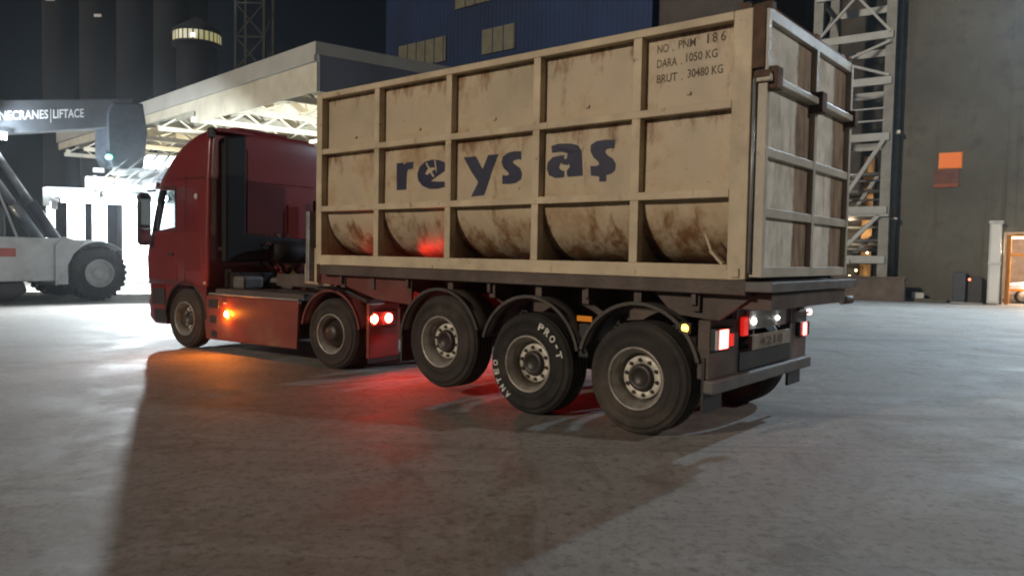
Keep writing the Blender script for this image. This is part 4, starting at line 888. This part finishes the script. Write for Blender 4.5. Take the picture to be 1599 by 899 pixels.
# signs, cabinet, clutter on the wall
sg = wt('orange_sign', 'bright orange rectangular sign high on the concrete wall', 'sign', -1.62, -.05, 5.68)
MB().box(-.41, .41, -.03, .02, 5.68, 6.30).build('sign_face', 'orange_glow', sg, bevel=.01); MB().box(-.44, .44, .02, .05, 5.65, 6.33).build('sign_frame', 'orangepaint', sg)
sg = wt('red_brown_board', 'dull red-brown board hanging below the orange sign', 'board', -1.74, -.05, 4.85)
M['redbrown'] = mat('red_brown_paint', (.16, .06, .045), .7, var=.3)
MB().box(-.46, .46, 0, .03, 4.85, 5.62).build('board_face', 'redbrown', sg); MB().box(-.46, .46, -.02, 0, 4.87, 5.02).build('board_stripe', mat('red_brown_stripe', (.30, .08, .04), .7), sg)
eb = wt('electrical_cabinet', 'dark electrical cabinet with a small red pilot light at the foot of the wall', 'cabinet', -1.25, -.5)
MB().box(-.05, .42, 0, .40, .05, 1.28).build('cabinet_body', mat('blue_black_cabinet_paint', (.03, .04, .06), .5), eb, bevel=.02); MB().box(.5, 1.0, .0, .4, .05, 1.1).build('cabinet_annex', 'dark', eb, bevel=.02)
MB().box(-.1, 1.05, -.03, .43, 0, .05).build('plinth', 'galv', eb); MB().lathe((.55, -.01, 1.0), [(.05, 0), (.04, -.03), (0, -.04)], 14).build('pilot_lamp', emis('lit_pilot_lamp', (1, .12, .05), 6), eb)
bk = wt('pale_block', 'small pale block on a low slab at the foot of the concrete wall', 'block', -2.55, -.6)
MB().box(-.26, .22, 0, .3, .13, .38).build('block_body', 'palegrey', bk, bevel=.02); MB().box(-.6, 1.1, -.1, .4, 0, .13).build('slab', 'conc', bk, bevel=.02)
pw = wt('low_wall', 'low brown concrete wall at the foot of the lattice tower', 'wall', -6.0, -1.6)
M['brownconc'] = mat('brown_concrete', (.13, .105, .09), .85, var=.35, vscale=1.5, dirt=.4)
MB().box(-6, 3.05, 0, .35, 0, .95).build('wall_body', 'brownconc', pw, bevel=.02); MB().box(-6, 3.1, -.04, .39, .95, 1.03).build('coping', 'brownconc', pw, bevel=.01)
# corner pilaster / pipe between tower and wall
dp = wt('wall_pipe', 'thick grey vertical pipe between the lattice tower and the concrete wall', 'pipe', -3.72, -.35)
MB().tube([(0, 0, .15), (0, 0, 18)], .16, 16).build('pipe', mat('dark_grey_pipe_paint', (.10, .105, .10), .6), dp); MB().box(-.22, .22, -.2, .3, 7.2, 7.35).box(-.22, .22, -.2, .3, 3.5, 3.6).box(-.3, .3, -.3, .3, 0, .15).build('pipe_bracket', 'galv', dp)

# ================================================================== LATTICE TOWER
lt_ = wt('lattice_tower', 'pale grey steel lattice tower with bright diagonal braces behind the container tail', 'tower', -5.45, -.9)
M['steel'] = mat('pale_grey_steel_paint', (.36, .39, .40), .5, var=.2, vscale=2, rust=.2, bump=.1)
M['steeld'] = mat('weathered_steel_post', (.24, .25, .235), .6, var=.25, vscale=2, rust=.25, streak=.3, bump=.1)
HWt = 1.5
for x in (-HWt, HWt):
    for y in (0, 3.0):
        MB().box(x - .20, x + .20, y - .03, y + .02, 0, 20).box(x - .03, x + .03, y + .02, y + .30, 0, 20).box(x - .20, x + .20, y + .30, y + .35, 0, 20).build('tower_leg', 'steeld', lt_)
lev = [1.75, 3.9, 7.05, 9.45, 11.4, 13.4, 15.4, 17.4]
for i, z in enumerate(lev):
    m = MB()
    for y in (-.06, 3.06): m.box(-HWt - .1, HWt + .1, y - .06, y + .06, z - .16, z + .16)
    for x in (-HWt, HWt): m.box(x - .06, x + .06, .1, 2.9, z - .12, z + .12)
    m.build('tower_girt', 'steel', lt_)
    if i + 1 < len(lev):
        z2 = lev[i + 1]; m = MB()
        if i < 2: 
            for y in (-.12, 3.1): m.beam((-.35, y, z + .16), (HWt - .1, y, z2 - .12), .16, .16)
        elif i == 3:
            m.beam((-.5, -.12, z + .95), (HWt, -.12, z2 - .3), .10, .10).beam((-.5, -.12, z + .95), (HWt, -.12, z + .2), .10, .10).beam((-.5, -.12, z + .95), (-HWt, -.12, z + 1.2), .08, .08)
        elif i > 3:
            m.beam((-HWt, -.12, z + .1), (.1, -.12, z2 - .2), .10, .10).beam((.1, -.12, z2 - .2), (HWt, -.12, z + .1), .10, .10)
        m.beam((HWt, .1, z), (HWt, 2.9, z2), .1, .1); m.beam((-HWt, .1, z), (-HWt, 2.9, z2), .1, .1); m.build('tower_brace', 'steel', lt_)
MB().box(-1.4, 1.4, -.10, -.06, 8.25, 8.31).box(-1.4, 1.4, -.10, -.06, 7.72, 7.78).build('handrail', 'steel', lt_)
MB().box(-HWt - .1, HWt + .2, -.2, 3.1, 3.62, 3.72).build('platform', 'steel', lt_)
MB().box(-1.3, -.3, -.2, .4, 1.75, 2.4).box(-1.3, .2, -.2, .4, 1.55, 1.75).build('gusset_plate', 'steel', lt_)
m = MB(); 
for z in (4.35, 4.75, 5.2): m.tube([(-1.4, .6, z), (1.3, .6, z + .05)], .05, 8)
for z in (2.2, 2.6, 5.6): m.tube([(-1.4, 1.4, z), (1.3, 1.4, z)], .09, 8)
m.build('pipe_run', 'galv', lt_)
pb = wt('process_building', 'dark process building with small warm lamps, seen through the lattice tower', 'building', -7.0, 5.5)
MB().box(-12, 3.0, 0, 8, 0, 24).build('wall', mat('dark_process_wall', (.07, .065, .055), .85, var=.4, vscale=.6), pb)
MB().box(1.0, 1.5, -.3, -.05, 0, 7).box(-.7, -.5, -.3, -.05, 0, 7).build('ochre_column', mat('ochre_column_paint', (.62, .36, .12), .6), pb)
m = MB()
for k in range(5): m.tube([(-3, -.5, 1.6 + k * .9), (3, -.5, 1.6 + k * .9)], .07 + .03 * (k % 2), 8)
m.build('pipe_rack', 'steeld', pb)
for x, z in ((.15, 3.0), (1.4, 2.1), (-.2, 5.2), (.3, 1.6), (.9, 1.2), (-.9, 1.5), (-.5, 3.9), (.05, 1.1), (.6, .9)):
    MB().lathe((x, -.75, z), [(0, -.04), (.055, -.02), (.055, .02), (0, .04)], 10, 'y').build('small_lamp', 'warm_on', pb)
pl = bpy.data.lights.new('process_light', 'POINT'); po = bpy.data.objects.new('process_light', pl); COL.objects.link(po); pl.energy = 70; pl.color = (1, .74, .48); pl.shadow_soft_size = .15
q = WO + wx * (-6.3) + wy * 4.0; po.location = (q.x, q.y, 3.2)
# pieces that are separate things to the eye become parts of their own
SPLIT = {'cab_badge', 'air_tank', 'panel_seam', 'locking_bracket', 'mirror_glass', 'tipping_hinge_bracket', 'headboard_post', 'side_window', 'end_gusset', 'mudflap', 'weld_lug', 'number_plate_lamp', 'rear_light_panel', 'rear_upright', 'landing_leg', 'main_beam',
         'cab_seat', 'fuel_tank', 'top_hinge', 'handrail', 'twistlock', 'pipe_rack', 'pipe_run', 'crossmember', 'tipping_frame', 'air_spring', 'air_filter', 'air_hose', 'step', 'step_recess_shade', 'roof_trim', 'window', 'ochre_column', 'hinge_plate', 'lifting_lug', 'brake_chamber', 'white_label_plate', 'mirror_arm', 'hydraulic_fitting', 'fascia', 'cab_back_rib'}
def split_loose(o):
    bm = bmesh.new(); bm.from_mesh(o.data); bm.verts.ensure_lookup_table(); seen = set(); groups = []
    for v in bm.verts:
        if v.index in seen: continue
        st_, g_ = [v], set()
        while st_:
            a = st_.pop()
            if a.index in g_: continue
            g_.add(a.index); st_ += [e.other_vert(a) for e in a.link_edges]
        seen |= g_; groups.append(g_)
    bm.free()
    if len(groups) < 2: return
    for g_ in groups:
        idx = sorted(g_); mp_ = {a: i for i, a in enumerate(idx)}; pol = [p for p in o.data.polygons if p.vertices[0] in g_]
        me = bpy.data.meshes.new(o.data.name); me.from_pydata([o.data.vertices[a].co[:] for a in idx], [], [[mp_[a] for a in p.vertices] for p in pol])
        for q_, p in zip(me.polygons, pol): q_.use_smooth = p.use_smooth
        me.materials.append(o.data.materials[0]); c = o.copy(); c.data = me; COL.objects.link(c); c.name = o.name.split('.')[0]
    for k_ in list(o.children): k_.parent = c; 
    bpy.data.objects.remove(o)
for o in [q for q in SC.objects if q.type == 'MESH' and q.parent is not None and q.name.split('.')[0] in SPLIT and not q.children]: split_loose(o)
for o in list(SC.objects):
    if '_zb' in o: del o['_zb']
